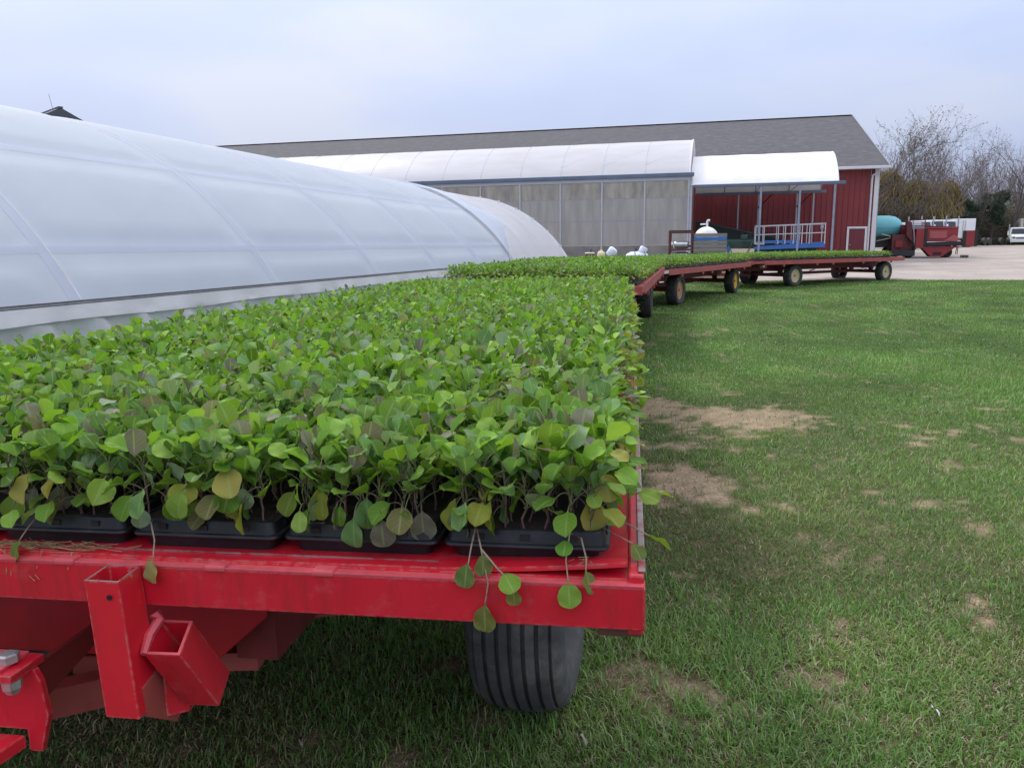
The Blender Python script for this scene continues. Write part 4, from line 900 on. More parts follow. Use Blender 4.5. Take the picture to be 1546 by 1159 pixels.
straggler([[(.99, .085, Zs), (1.0, .055, Zs+.025), (1.015, .02, Zs-.005), (1.03, -.002, DECK-.01), (1.025, -.010, DECK-.045)], [(1.015, .02, Zs-.005), (1.05, .0, Zs-.035), (1.085, -.01, DECK-.01)], [(1.0, .055, Zs+.025), (1.0, .01, Zs+.005), (.995, -.005, DECK+.02)]],
          [((1.025, -.011, DECK-.045), -100, -80, 5, 0.051, (.16, .19, .045)), ((1.06, -.006, DECK+.012), -60, -18, 20, 0.046, None), ((.995, -.006, DECK+.028), -110, -70, -10, 0.044, (.12, .20, .05)), ((1.075, -.010, DECK-.012), -60, -75, 30, 0.032, (.20, .24, .05)), ((1.02, .01, Zs-.01), -80, -75, -20, 0.040, (.15, .20, .06))],
          'straggling seedling dangling one leaf down over the red beam')
straggler([[(1.175, .085, Zs), (1.17, .05, Zs+.02), (1.165, .02, Zs-.02), (1.17, .004, DECK+.0)], [(1.175, .085, Zs), (1.19, .05, Zs+.01), (1.20, .03, Zs-.02), (1.20, .015, DECK+.015)]],
          [((1.17, .003, DECK+.0), -80, -55, 5, 0.048, None), ((1.20, .014, DECK+.015), -60, -50, -25, 0.042, (.16, .22, .05)), ((1.165, .03, Zs+.012), -95, -20, 0, 0.036, (.10, .28, .03))],
          'small seedling drooping its round leaf over the corner of the red lip')
straggler([[(1.19, .12, Zs), (1.22, .12, Zs+.025), (1.27, .11, Zs+.018), (1.31, .10, Zs+.0)], [(1.19, .12, Zs), (1.23, .10, Zs+.01), (1.28, .085, Zs-.01)], [(1.2, .2, Zs), (1.25, .20, Zs+.045), (1.31, .20, Zs+.05)]],
          [((1.31, .10, Zs+.0), -15, -22, -35, 0.048, (.18, .32, .045)), ((1.28, .085, Zs-.01), -50, -40, 10, 0.036, (.15, .21, .05)), ((1.23, .11, Zs+.022), -40, 5, 0, 0.042, (.16, .31, .05)), ((1.31, .20, Zs+.05), 5, -5, -15, 0.051, (.24, .36, .05)), ((1.29, .19, Zs+.052), -25, -10, 30, 0.046, (.22, .34, .05)), ((1.25, .2, Zs+.05), 40, 10, 0, 0.040, (.17, .32, .04))],
          'pale yellow-green seedling reaching out past the right edge of the wagon corner')
straggler([[(.345, .09, Zs), (.36, .05, Zs+.012), (.385, .02, Zs-.012), (.392, .0, DECK+.012)], [(.345, .09, Zs), (.40, .06, Zs+.02), (.43, .055, Zs+.03)]],
          [((.392, -.002, DECK+.012), -95, -75, 20, .050, (.36, .36, .13))], 'pale wilted leaf on a thin stem hanging by the square socket')
straggler([[(.13, .13, Zs+.06), (.125, .07, Zs+.035), (.11, .03, Zs+.0), (.10, .018, DECK+.03)]],
          [((.10, .016, DECK+.03), -110, -65, 10, 0.046, (.14, .22, .035)), ((.135, .12, Zs+.065), 60, 30, 0, 0.040, None)], 'seedling drooping one round leaf over the rim of the leftmost tray')

# dry roots and straw caught on the lip
v_, f_, c_ = [], [], []
rr = np.random.default_rng(77); n = 130; p0 = np.stack([rr.normal(.13, .085, n), rr.uniform(.02, .055, n), np.full(n, DECK+.010)], 1); p0[:, 0] = np.clip(p0[:, 0], -.4, .31)
az = rr.normal(0, .5, n)+np.where(rr.random(n) < .5, 0, math.pi); ln = rr.uniform(.012, .05, n)
p1 = p0+np.stack([np.cos(az)*ln, np.sin(az)*ln*.4, rr.uniform(-.002, .008, n)], 1)
q0 = np.stack([rr.normal(.07, .05, 9), np.full(9, .020), np.full(9, DECK+.008)], 1); q1 = q0+np.stack([rr.normal(.01, .03, 9), np.full(9, -.0235), -rr.uniform(.02, .055, 9)], 1)
h0 = np.stack([rr.uniform(1.17, 1.24, 12), rr.uniform(.03, .06, 12), np.full(12, DECK+.022)], 1); h1 = h0+np.stack([rr.normal(.0, .02, 12), rr.normal(-.01, .01, 12), rr.uniform(-.004, .003, 12)], 1)
P0 = np.concatenate([p0, q0, h0]); P1 = np.concatenate([p1, q1, h1])
v, f, c, u_ = strip_batch(P0, P1, np.full(len(P0), .0009), np.array([.33, .24, .13])*rr.uniform(.6, 1.2, len(P0))[:, None])
ob = link('dry_straw', np_mesh('dry_straw', v, f, c, u_), M_STEM); ob.matrix_basis = mw[0]; tag(ob, 'tangle of dry roots and straw on the red lip', 'straw', kind='stuff')

# ------------------------------------------------------------------ goods standing in the yard
M_OLDWOOD = mat('weathered_wood', (.24, .225, .21), .85, var=.3, scale=3, stretch=(.6, 4, 9), patch=(.13, .12, .115), patch_amt=.56, patch_scale=3)
M_BLUE = mat('blue_paint', (.045, .16, .46), .45, var=.12, scale=3, patch=(.16, .30, .52), patch_amt=.60, patch_scale=4)
M_CYL = mat('aluminium_cylinder', (.55, .56, .58), .35, .75, var=.15, scale=7)
M_POLYW = mat('white_plastic_tank', (.74, .74, .70), .45, var=.06, scale=3)
M_MAROON = mat('rusty_maroon_steel', (.12, .035, .035), .7, var=.3, scale=6)
# rack of gas cylinders
rk = site('cylinder_rack', -2.0, 31, 'rusty maroon steel rack holding two gas cylinders beside the crate', 'rack')
rz_ = 2.02-rk.location.z
for x in (.03, .87):
    for y in (0, .75): MB().box(x-.035, x+.035, y-.03, y+.03, 0, rz_).build('upright', M_MAROON, rk)
for z in (rz_-.06, rz_-.72, rz_-1.16):
    for y in (-.025, .715): MB().box(.066, .834, y, y+.05, z-.04, z+.02).build('shelf_rail', M_MAROON, rk)
    MB().box(.066, .834, .03, .71, z-.035, z-.005).build('shelf', M_MAROON, rk)
for i, (z, lab) in enumerate(((rz_-.73+.19, 'silver gas cylinder lying on the upper shelf of the maroon rack'), (rz_-1.14+.17, 'silver gas cylinder lying on the lower shelf of the maroon rack'))):
    c = empty('gas_cylinder', rk.matrix_basis @ Vector((.07, .18, z)), SR, lab, 'gas cylinder', 'gas cylinders in the rack')
    MB().lathe([(.10, .001), (.10, .06), (.14, .11), (.20, .145), (.30, .15), (.56, .15), (.64, .145), (.69, .10), (.71, .05), (.71, .001)], 24, 'x').build('body', M_CYL, c, smooth=True)
    MB().lathe([(.70, .10), (.80, .10), (.80, .085), (.70, .085)], 20, 'x', closed=True).build('collar', M_CYL, c, smooth=True)
    MB().lathe([(.02, .125), (.10, .125), (.10, .11), (.02, .11)], 20, 'x', closed=True).build('foot_ring', M_CYL, c, smooth=True)
    MB().tube([(.71, 0, 0), (.76, 0, 0)], .022, 8).build('valve', M_BOLT, c)
bl = empty('scrap_plank', rk.matrix_basis @ Vector((.05, .1, rz_-.035)), SR, 'weathered plank lying on top of the maroon cylinder rack', 'plank')
MB().hexa([(0, -.08, 0), (.80, .0, 0), (.80, .14, 0), (0, .1, 0), (0, -.08, .05), (.80, .0, .05), (.80, .14, .05), (0, .1, .06)]).build('plank', mat('dark_wood', (.07, .055, .05), .8, var=.3), bl)
# bulk bin with round tank on a second bin
cb = site('bulk_bin', -1.06, 31, 'tan plywood bulk bin under the weathered wooden crate', 'bin'); cz_ = cb.location.z
h1 = 1.08-cz_
for y in (0, 1.13): MB().box(0, 1.24, y, y+.04, .12, h1).build('side_panel', mat('tan_plywood', (.48, .40, .26), .7, var=.1, scale=3), cb)
for x in (0, 1.20): MB().box(x, x+.04, .041, 1.129, .12, h1).build('end_panel', M_OLDWOOD, cb)
for x in (.02, .54, 1.08): MB().box(x, x+.14, .0, 1.17, 0, .118).build('skid', M_OLDWOOD, cb)
ct = empty('wooden_crate', cb.matrix_basis @ Vector((0, 0, h1+.002)), SR, 'weathered grey wooden crate with a blue board, white tank inside', 'crate')
for x in (.0, .54, 1.10): MB().box(x, x+.14, .02, 1.15, 0, .07).build('skid', M_OLDWOOD, ct)
MB().box(0, 1.24, .0, 1.17, .0705, .10).build('floor_board', M_OLDWOOD, ct)
bz_ = .105
for i, (hh, m_) in enumerate(((.155, M_OLDWOOD), (.150, M_OLDWOOD), (.128, M_OLDWOOD), (.135, M_BLUE), (.14, M_OLDWOOD))):
    for y in (0, 1.14): MB().box(0+(.01 if i == 4 else 0), 1.24-(.0 if i else .02), y, y+.03, bz_+.014, bz_+hh).build('board', m_, ct)
    for x in (0, 1.21): MB().box(x, x+.03, .032, 1.138, bz_+.004, bz_+hh).build('board', M_OLDWOOD, ct)
    bz_ += hh
MB().box(1.25, 1.36, .1, .3, .02, .32).build('blue_box', M_BLUE, ct)
tk = empty('water_tank', ct.matrix_basis @ Vector((.46, .55, .12)), SR, 'white domed plastic tank with pipe fitting sitting inside the wooden crate', 'tank')
MB().lathe([(0, .001), (0, .40), (.5, .44), (.68, .43), (.80, .36), (.90, .24), (.955, .10), (.96, .001)], 32, 'z').build('body', M_POLYW, tk, smooth=True)
MB().tube([(.02, 0, .95), (.02, 0, 1.16), (.05, 0, 1.20), (.12, 0, 1.19)], .045, 10).build('pipe', M_WHITE, tk, smooth=True)
MB().tube([(.02, 0, 1.06), (-.24, 0, 1.05)], .03, 10).build('side_pipe', M_WHITE, tk, smooth=True)
# small goods along the greenhouse wall: on a low bench
bn = site('low_bench', -5.9, 33, 'low wooden bench along the greenhouse wall carrying tanks', 'bench'); bh = .88-bn.location.z
MB().box(0, 3.2, 0, .9, bh-.06, bh).build('top', M_OLDWOOD, bn)
for x in (.05, 1.55, 3.05):
    for y in (.05, .8): MB().box(x, x+.09, y, y+.09, 0, bh-.061).build('leg', M_OLDWOOD, bn)
def onb(x, y): return bn.matrix_basis @ Vector((x, y, bh+.002))
bk = empty('lidded_bucket', onb(.42, .4), SR, 'brown bucket with white lid at the end of the bench', 'bucket')
MB().lathe([(0, .001), (0, .17), (.26, .20), (.26, .001)], 20, 'z').build('body', mat('brown_plastic', (.16, .085, .055), .6, var=.3), bk, smooth=True)
MB().lathe([(.262, .001), (.262, .215), (.30, .215), (.31, .19), (.31, .001)], 20, 'z').build('lid', M_WHITE, bk, smooth=True)
MB().tube([(.04, 0, .31), (.04, 0, .40), (.09, 0, .44)], .03, 6).build('fitting', M_DARK, bk)
jg = empty('plastic_jug', onb(.92, .35), SR, 'cream plastic jug between the bucket and the tilted drum', 'jug')
MB().loft([ring(-.16, .16, -.14, .14, z, .05) for z in (0, .26)]+[ring(-.13, .13, -.11, .11, .32, .05), ring(-.05, .05, -.05, .05, .37, .02), ring(-.04, .04, -.04, .04, .43, .02)]).build('body', mat('cream_plastic', (.66, .60, .42), .5, var=.1), jg, smooth=True)
MB().tube([(-.13, 0, .30), (-.10, 0, .38), (-.03, 0, .39)], .018, 6).build('handle', mat('ochre_plastic', (.52, .33, .08), .5), jg)
dr = empty('tilted_drum', onb(1.32, .4), SR, 'white plastic drum tipped over a stand next to the cream jug', 'drum')
M_BLUEWHITE = mat('bluish_white_plastic', (.66, .72, .82), .35, var=.05)
d_ = MB().lathe([(0, .001), (0, .15), (.04, .18), (.30, .20), (.36, .18), (.40, .10), (.40, .001)], 24, 'z').build('body', M_BLUEWHITE, dr, smooth=True); d_.rotation_euler = (0, rad(38), 0); d_.location = (-.08, 0, .16)
for x in (-.2, .22): MB().bar((x, -.12, 0), (x+.05, -.12, .24), .03).build('stand_leg', M_STEEL, dr)
st_ = MB().lathe([(.12, .186), (.15, .188)], 20, 'z').build('strap', M_DARK, d_)
tn = empty('strapped_tank', onb(2.45, .4), SR, 'bluish white tank tied down with dark straps, a smaller drum on top', 'tank')
MB().lathe([(-.56, .001), (-.54, .10), (-.44, .22), (-.28, .30), (0, .33), (.25, .30), (.42, .22), (.52, .10), (.54, .001)], 28, 'x', c=(0, 0, .02)).build('body', M_BLUEWHITE, tn, smooth=True)
d2 = MB().lathe([(0, .001), (0, .12), (.03, .16), (.22, .17), (.27, .14), (.28, .001)], 24, 'z').build('drum', M_BLUEWHITE, tn, smooth=True); d2.rotation_euler = (0, rad(25), 0); d2.location = (.18, 0, .27)
for x in (-.1, .32): MB().tube([(x+.04*math.sin(t*3), .335*math.cos(t), .02+.335*math.sin(t)) for t in np.linspace(0, math.pi, 14)], .014, 5).build('strap', M_DARK, tn)
MB().tube([(-.05, -.05, .33), (-.05, -.05, .46)], .035, 8).build('valve', M_DARK, tn)
# green hopper conveyor
M_GREEN = mat('dark_green_paint', (.022, .065, .050), .5, var=.2, scale=3, patch=(.05, .10, .085), patch_amt=.55, patch_scale=3, patch_soft=.2)
hp = site('green_hopper', .18, 40, 'dark green hopper with flared side plates and beige bin below', 'hopper'); hb = hp.location.z
MB().hexa([(.0, 0, 1.66-hb), (.32, 0, .98-hb), (.36, .02, .98-hb), (.04, .02, 1.66-hb), (.0, .9, 1.66-hb), (.32, .9, .98-hb), (.36, .9, .98-hb), (.04, .9, 1.66-hb)]).build('side_plate', M_GREEN, hp)
MB().hexa([(1.30, 0, 1.66-hb), (.98, 0, .98-hb), (1.02, .02, .98-hb), (1.34, .02, 1.66-hb), (1.30, .9, 1.66-hb), (.98, .9, .98-hb), (1.02, .9, .98-hb), (1.34, .9, 1.66-hb)]).build('side_plate', M_GREEN, hp)
MB().box(.02, 1.32, .9, .94, 1.2-hb, 1.72-hb).build('back_plate', M_GREEN, hp)
MB().box(.10, 1.24, .25, .42, 1.34-hb, 1.42-hb).build('roller', M_DARK, hp)
MB().box(.02, 1.32, -.02, .02, 1.60-hb, 1.66-hb).build('front_rail', M_GREEN, hp)
bx = MB().box(.0, 1.36, .05, .88, 0, 1.25-hb).build('bin', mat('beige_bin', (.52, .45, .34), .7, var=.1), hp)
MB().box(.72, 1.05, .5, .8, 1.70-hb, 1.92-hb).build('motor', M_GREEN, hp, bevel=.03)
for x in (.75, 1.02, 1.15): MB().box(x, x+.03, .45, .48, 1.70-hb, 2.05-hb).build('lever', M_DARK, hp)
# long dark conveyor under the shelter
cv = site('long_conveyor', -1.6, 49.2, 'long dark green conveyor sloping down under the shelter', 'conveyor'); c0 = cv.location.z
MB().hexa([(0, 0, .35), (7.0, 0, .55), (7.0, 1.1, .55), (0, 1.1, .35), (0, 0, 2.85-c0), (7.0, 0, 1.25-c0), (7.0, 1.1, 1.25-c0), (0, 1.1, 2.85-c0)]).build('trough', mat('black_green_steel', (.012, .024, .022), .6, var=.3), cv)
for x in (.4, 3.3, 6.3): MB().box(x, x+.1, .1, 1.0, 0, .36+.03*x).build('leg', M_DARK, cv)
MB().bar((0, -.03, 2.88-c0), (7.0, -.03, 1.28-c0), .06, .08).build('side_rail', M_GREEN, cv)
# blue platform lift
lf = site('platform_lift', 1.75, 46, 'blue platform lift with white guard rails under the shelter', 'lift'); l0 = lf.location.z
def L_(z): return z-l0
MB().hexa([(0, 0, L_(1.14)), (3.72, 0, L_(1.26)), (3.72, 1.5, L_(1.26)), (0, 1.5, L_(1.14)), (0, 0, L_(1.32)), (3.72, 0, L_(1.56)), (3.72, 1.5, L_(1.56)), (0, 1.5, L_(1.32))]).build('platform', M_BLUE, lf, bevel=.01)
MB().box(.55, 2.40, -.03, .06, L_(1.50), L_(1.66)).build('extension_deck', M_BLUE, lf)
MB().box(.05, .545, -.03, .06, L_(1.42), L_(1.58)).build('end_panel', M_STEEL, lf)
gr_ = MB()
RW = M_TRIM
for y in (-.02, 1.45):
    top0, top1 = L_(2.45), L_(2.55)
    MB().bar((0.05, y, top0), (3.7, y, top1), .05).build('guard_rail', RW, lf); MB().bar((.05, y, L_(1.98)), (3.7, y, L_(2.06)), .04).build('guard_rail', RW, lf)
    for x in (.05, .50, 1.25, 1.62, 2.05, 2.5, 2.88, 3.68): MB().box(x-.022, x+.022, y-.02, y+.02, L_(1.45), L_(2.44)+.027*x).build('rail_post', RW, lf)
for x in (.05, 3.68):
    MB().bar((x, 0, L_(2.48)), (x, 1.43, L_(2.48)), .05).build('guard_rail', RW, lf)
MB().box(3.42, 3.58, -.10, .1, L_(2.25), L_(2.46)).build('control_box', M_STEEL, lf, bevel=.02)
for k in range(2):
    MB().bar((.4, .3+k*.8, L_(.75)), (3.3, .3+k*.8, L_(1.12)), .08, .1).build('scissor_arm', M_DARK, lf); MB().bar((3.3, .36+k*.8, L_(.72)), (.4, .36+k*.8, L_(1.10)), .08, .1).build('scissor_arm', M_DARK, lf)
MB().box(.0, 3.4, .05, 1.45, .25, L_(.98)).build('base', mat('pale_grey_base', (.42, .42, .38), .6, var=.15), lf, bevel=.03)
for x in (.4, 3.0):
    for y in (.0, 1.3): MB().lathe([(y, .001), (y, .24), (y+.2, .24), (y+.2, .001)], 20, 'y', c=(x, 0, .24)).build('wheel', M_TYREOLD, lf, smooth=True)
# turquoise spray tank trailer behind the barn corner
tq = site('spray_tank_trailer', 10.6, 58, 'turquoise tank on a dark trailer beside the barn corner', 'tank trailer'); t0 = tq.location.z
M_TURQ = mat('turquoise_plastic', (.14, .50, .56), .45, var=.06, scale=1.5, patch=(.10, .40, .44), patch_amt=.62, patch_scale=2)
zc = 2.48-t0
MB().lathe([(-2.4, .001), (-2.38, .25), (-2.2, .55), (-1.9, .72), (-1.4, .78), (.2, .78), (.6, .70), (.9, .50), (1.06, .25), (1.08, .001)], 36, 'x', c=(0, 0, zc)).build('tank', M_TURQ, tq, smooth=True)
MB().tube([(x_, -r_-.004, zc-.02) for x_, r_ in ((-2.2, .55), (-1.9, .72), (-1.4, .78), (.2, .78), (.6, .70), (.9, .50), (1.06, .25))], .02, 6).build('seam', M_TURQ, tq, smooth=True)
MB().box(-2.4, 1.2, -.7, .7, .75, .95).build('chassis', M_DARK, tq); MB().box(-2.3, 1.1, -.55, .55, .952, zc-.6).build('cradle', M_DARK, tq)
for x in (-1.6, .5):
    for y in (-.9, .65): MB().lathe([(y, .001), (y, .42), (y+.25, .42), (y+.25, .001)], 22, 'y', c=(x, 0, .42)).build('wheel', M_TYREOLD, tq, smooth=True)
M_HOSE = mat('pale_green_hose', (.45, .50, .36), .5)
MB().tube([(-.3, -.8, zc-.45), (.3, -.86, zc-.62), (.9, -.84, zc-.5), (1.0, -.84, zc-.9), (.8, -.86, zc-1.3), (.5, -.86, zc-1.35), (.3, -.84, zc-1.0)], .045, 6).build('hose', M_HOSE, tq, smooth=True)
MB().tube([(-.6, -.84, zc-.9), (.2, -.9, zc-.72), (1.0, -.84, zc-.62)], .03, 6).build('hose', M_HOSE, tq, smooth=True)
# red harvest machine
rm = site('red_harvester', 11.6, 56, 'red hopper-bodied harvest machine with black edge strips on the gravel', 'harvester'); m0 = rm.location.z
M_MRED = mat('machine_red', (.24, .024, .028), .5, var=.12, scale=1.5, patch=(.26, .04, .042), patch_amt=.56, patch_scale=2, patch_soft=.2)
M_MPINK = mat('sun_bleached_red', (.36, .09, .085), .6, var=.1)
z_ = lambda z: z-m0
MB().hexa([(-.1, 1.2, z_(1.7)), (3.2, 1.2, z_(1.5)), (3.2, 2.6, z_(1.5)), (-.1, 2.6, z_(1.7)), (-.1, 1.0, z_(2.62)), (3.25, 1.0, z_(2.44)), (3.25, 2.8, z_(2.44)), (-.1, 2.8, z_(2.62))]).build('hopper', M_MRED, rm)
MB().box(-.1, 3.25, .94, 1.0, z_(2.36), z_(2.44)).build('hopper_rim', M_MPINK, rm)
fr_ = MB().box(.55, 1.02, -.02, .04, z_(1.18), z_(2.32)).build('side_panel', M_MRED, rm)
MB().box(1.03, 1.20, -.05, .02, z_(1.22), z_(2.32)).build('edge_strip', M_BLACK, rm)
MB().box(1.21, 3.0, .10, .16, z_(1.50), z_(2.30)).build('panel', M_MRED, rm); MB().box(1.35, 2.35, .06, .099, z_(1.72), z_(2.18)).build('panel', M_MPINK, rm)
MB().prism([(2.30, z_(1.62)), (2.75, z_(1.95)), (3.15, z_(1.62)), (2.9, z_(1.50)), (2.1, z_(1.55))], .0, .05, 'y').build('panel', M_MPINK, rm)
MB().hexa([(1.21, -.08, z_(1.22)), (3.1, -.08, z_(1.26)), (3.1, .02, z_(1.26)), (1.21, .02, z_(1.22)), (1.21, -.08, z_(1.46)), (3.25, -.08, z_(1.52)), (3.25, .02, z_(1.52)), (1.21, .02, z_(1.46))]).build('bumper', M_BLACK, rm)
MB().box(.55, 3.1, -.03, 1.0, z_(1.10), z_(1.18)).build('sill', M_MRED, rm)
MB().prism([(1.0, z_(1.10)), (2.85, z_(1.10)), (2.15, z_(.55)), (1.5, z_(.55))], .0, .9, 'y').build('lower_hopper', M_MRED, rm)
MB().box(1.6, 2.1, -.02, -.002, z_(.66), z_(.84)).build('vent', M_BLACK, rm)
MB().box(3.25, 3.42, -.1, .0, z_(1.18), z_(2.18)).build('edge_strip', M_BLACK, rm); sd2_ = MB().box(3.43, 3.92, -.1, .0, z_(1.18), z_(2.18)).build('side_door', M_MRED, rm); MB().box(3.93, 4.1, -.1, .0, z_(1.18), z_(2.20)).build('edge_strip', M_BLACK, rm)
MB().bar((2.95, 0, z_(1.2)), (3.26, -.05, z_(1.5)), .06).build('door_arm', M_MRED, rm)
MB().hexa([(.05, .3, z_(1.9)), (.42, .3, z_(1.5)), (.42, .8, z_(1.5)), (.05, .8, z_(1.9)), (.0, .3, z_(2.9)), (.30, .3, z_(2.78)), (.30, .8, z_(2.78)), (.0, .8, z_(2.9))]).build('elevator', M_MAROON, rm)
gr2 = MB().bar((.35, .2, z_(2.85)), (.55, .2, z_(1.2)), .06).build('frame_post', M_STEEL, rm)
for k in range(5): MB().box(.35, 1.10, .5, .56, z_(2.34)+.1*k, z_(2.40)+.1*k).build('slat', M_STEEL, rm)
MB().bar((1.10, .5, z_(2.9)), (1.35, .5, z_(2.3)), .05).build('frame_post', M_MRED, rm); MB().bar((.30, .5, z_(2.9)), (1.12, .5, z_(2.9)), .05).build('frame_post', M_MRED, rm)
MB().box(-.75, .5, .6, 2.2, z_(.95), z_(2.0)).build('engine_housing', M_MAROON, rm); MB().box(-.55, -.12, .5, .59, z_(1.15), z_(1.6)).build('side_cover', M_MRED, rm); MB().box(-1.0, .55, .0, 1.8, z_(.60), z_(.95)).build('undercarriage', M_DARK, rm)
for x in (.35, 2.6): MB().lathe([(.95, .001), (.95, .38), (1.25, .38), (1.25, .001)], 22, 'y', c=(x, 0, .38)).build('wheel', M_TYREOLD, rm, smooth=True)
MB().bar((.5, .1, z_(.62)), (.62, .1, z_(2.0)), .07).build('jack_leg', M_DARK, rm)
MB().tube([(3.0, .1, z_(1.1)), (2.95, .1, z_(.72)), (3.05, .1, z_(.70)), (3.07, .1, z_(1.1))], .025, 6).build('stand', M_DARK, rm)
bk2 = site('concrete_block', 15.0, 55.8, 'small grey concrete block lying on the gravel by the red machine', 'block')
MB().box(-.22, .22, -.1, .1, .0, .20).build('block', mat('grey_block', (.17, .16, .15), .9, var=.2), bk2, bevel=.01); MB().box(-.16, -.03, -.104, -.101, .05, .15).build('core', M_DARK, bk2); MB().box(.03, .16, -.104, -.101, .05, .15).build('core', M_DARK, bk2)
# white trailers and trucks parked at the back of the yard
M_TRW = mat('white_truck_paint', (.78, .79, .80), .35, var=.04, coat=.2)
M_GLASS = mat('dark_glass', (.03, .04, .05), .12, spec=.6)
def trailer(x, y, w, l, top, yaw, label):
    g0 = float(gz(x, y)); g = empty('box_trailer', (x, y, g0), rad(yaw), label, 'trailer', 'white trailers at the back of the yard'); h = top-g0
    MB().box(-w/2, w/2, 0, l, 1.0, h).build('box', M_TRW, g, bevel=.04)
    for s_ in (-1, 1):
        MB().box(s_*w*.25-w*.235, s_*w*.25+w*.235, -.04, -.002, 1.08, h-.12).build('rear_door', M_TRW, g); MB().box(s_*.12-.02, s_*.12+.02, -.08, -.042, 1.1, h-.2).build('lock_rod', M_STEEL, g)
    MB().box(-w/2, w/2, -.06, .1, .8, .98).build('rear_sill', M_DARK, g)
    for s_ in (-1, 1):
        for y_ in (1.2, 2.4): MB().lathe([(s_*w*.5-.3*(s_ > 0), .001), (s_*w*.5-.3*(s_ > 0), .5), (s_*w*.5+.3*(s_ < 0), .5), (s_*w*.5+.3*(s_ < 0), .001)], 18, 'x', c=(0, y_, .5)).build('wheel', M_TYREOLD, g, smooth=True)
trailer(50.75, 88, 2.35, 10, 4.0, -12, 'white box trailer standing tallest behind the red machine')
trailer(38.4, 76, 2.4, 9, 3.35, -10, 'low white trailer just showing between the turquoise tank and the red machine')
def cab(x, y, top, yaw, label, group=None, full=False):
    g0 = float(gz(x, y)); g = empty('truck', (x, y, g0), rad(yaw), label, 'truck', group); h = top-g0
    MB().hexa([(-1.1, .9, .9), (1.1, .9, .9), (1.1, 2.6, .9), (-1.1, 2.6, .9), (-1.0, 1.15, h), (1.0, 1.15, h), (1.0, 2.6, h), (-1.0, 2.6, h)]).build('cab', M_TRW, g, bevel=.08)
    MB().hexa([(-.96, .93, h-.85), (.96, .93, h-.85), (.96, .99, h-.85), (-.96, .99, h-.85), (-.86, 1.06, h-.16), (.86, 1.06, h-.16), (.86, 1.12, h-.16), (-.86, 1.12, h-.16)]).build('windscreen', M_GLASS, g)
    MB().hexa([(-.95, -1.0, .75), (.95, -1.0, .75), (1.08, .95, .75), (-1.08, .95, .75), (-.80, -.95, h-1.15), (.80, -.95, h-1.15), (.98, 1.0, h-.86), (-.98, 1.0, h-.86)]).build('hood', M_TRW, g, bevel=.06)
    gl = MB().box(-.52, .52, -1.05, -1.0, .85, h-1.32).build('grille', M_DARK, g)
    MB().box(-1.15, 1.15, -1.25, -1.02, .38, .74).build('bumper', M_TRW, g, bevel=.04)
    for s_ in (-1, 1):
        MB().box(s_*.78-.15, s_*.78+.15, -1.04, -.96, .88, 1.08).build('headlight', M_GLASS, g)
        MB().tube([(s_*1.2, 1.3, .8), (s_*1.2, 1.3, h+.45)], .07, 8).build('exhaust_stack', M_STEEL, g, smooth=True)
        MB().box(s_*1.30-.08, s_*1.30+.08, .9, 1.0, h-1.0, h-.45).build('mirror', M_TRW, g)
        MB().lathe([(s_*.82-.15, .001), (s_*.82-.15, .5), (s_*.82+.15, .5), (s_*.82+.15, .001)], 20, 'x', c=(0, -.1, .5)).build('wheel', M_TYREOLD, g, smooth=True)
        for y_ in (4.4, 5.7): MB().lathe([(s_*.85-.28, .001), (s_*.85-.28, .5), (s_*.85+.28, .5), (s_*.85+.28, .001)], 20, 'x', c=(0, y_, .5)).build('wheel', M_TYREOLD, g, smooth=True)
    MB().box(-.42, .42, 2.6, 6.4, .7, .95).build('chassis', M_DARK, g)
cab(66.9, 103, 3.25, -28, 'white truck with long hood at the right-hand end of the yard')
for i, (x, y, tp, lb) in enumerate(((44.0, 84, 3.75, 'white truck cab left of the three above the red machine'), (46.2, 85.5, 3.85, 'white truck cab in the middle of three above the red machine'), (48.4, 87, 3.85, 'white truck cab next to the tall white trailer'))):
    cab(x, y, tp, -20, lb, 'white truck cabs behind the red machine')
fb_ = empty('flat_trailer', (63.6, 105, float(gz(63.6, 105))), rad(-60), 'dark empty trailer chassis parked left of the white truck', 'trailer')
MB().box(-.5, .5, -2.6, 2.6, .75, .98).build('frame', M_DARK, fb_)
for y in (-2.0, -.9, 2.0):
    for s_ in (-1, 1): MB().lathe([(s_*.95-.18, .001), (s_*.95-.18, .5), (s_*.95+.18, .5), (s_*.95+.18, .001)], 18, 'x', c=(0, y, .5)).build('wheel', M_TYREOLD, fb_, smooth=True)
trailer(72.2, 108, 2.5, 9, 4.6, -25, 'pale box trailer behind the white truck, cut by the picture edge')

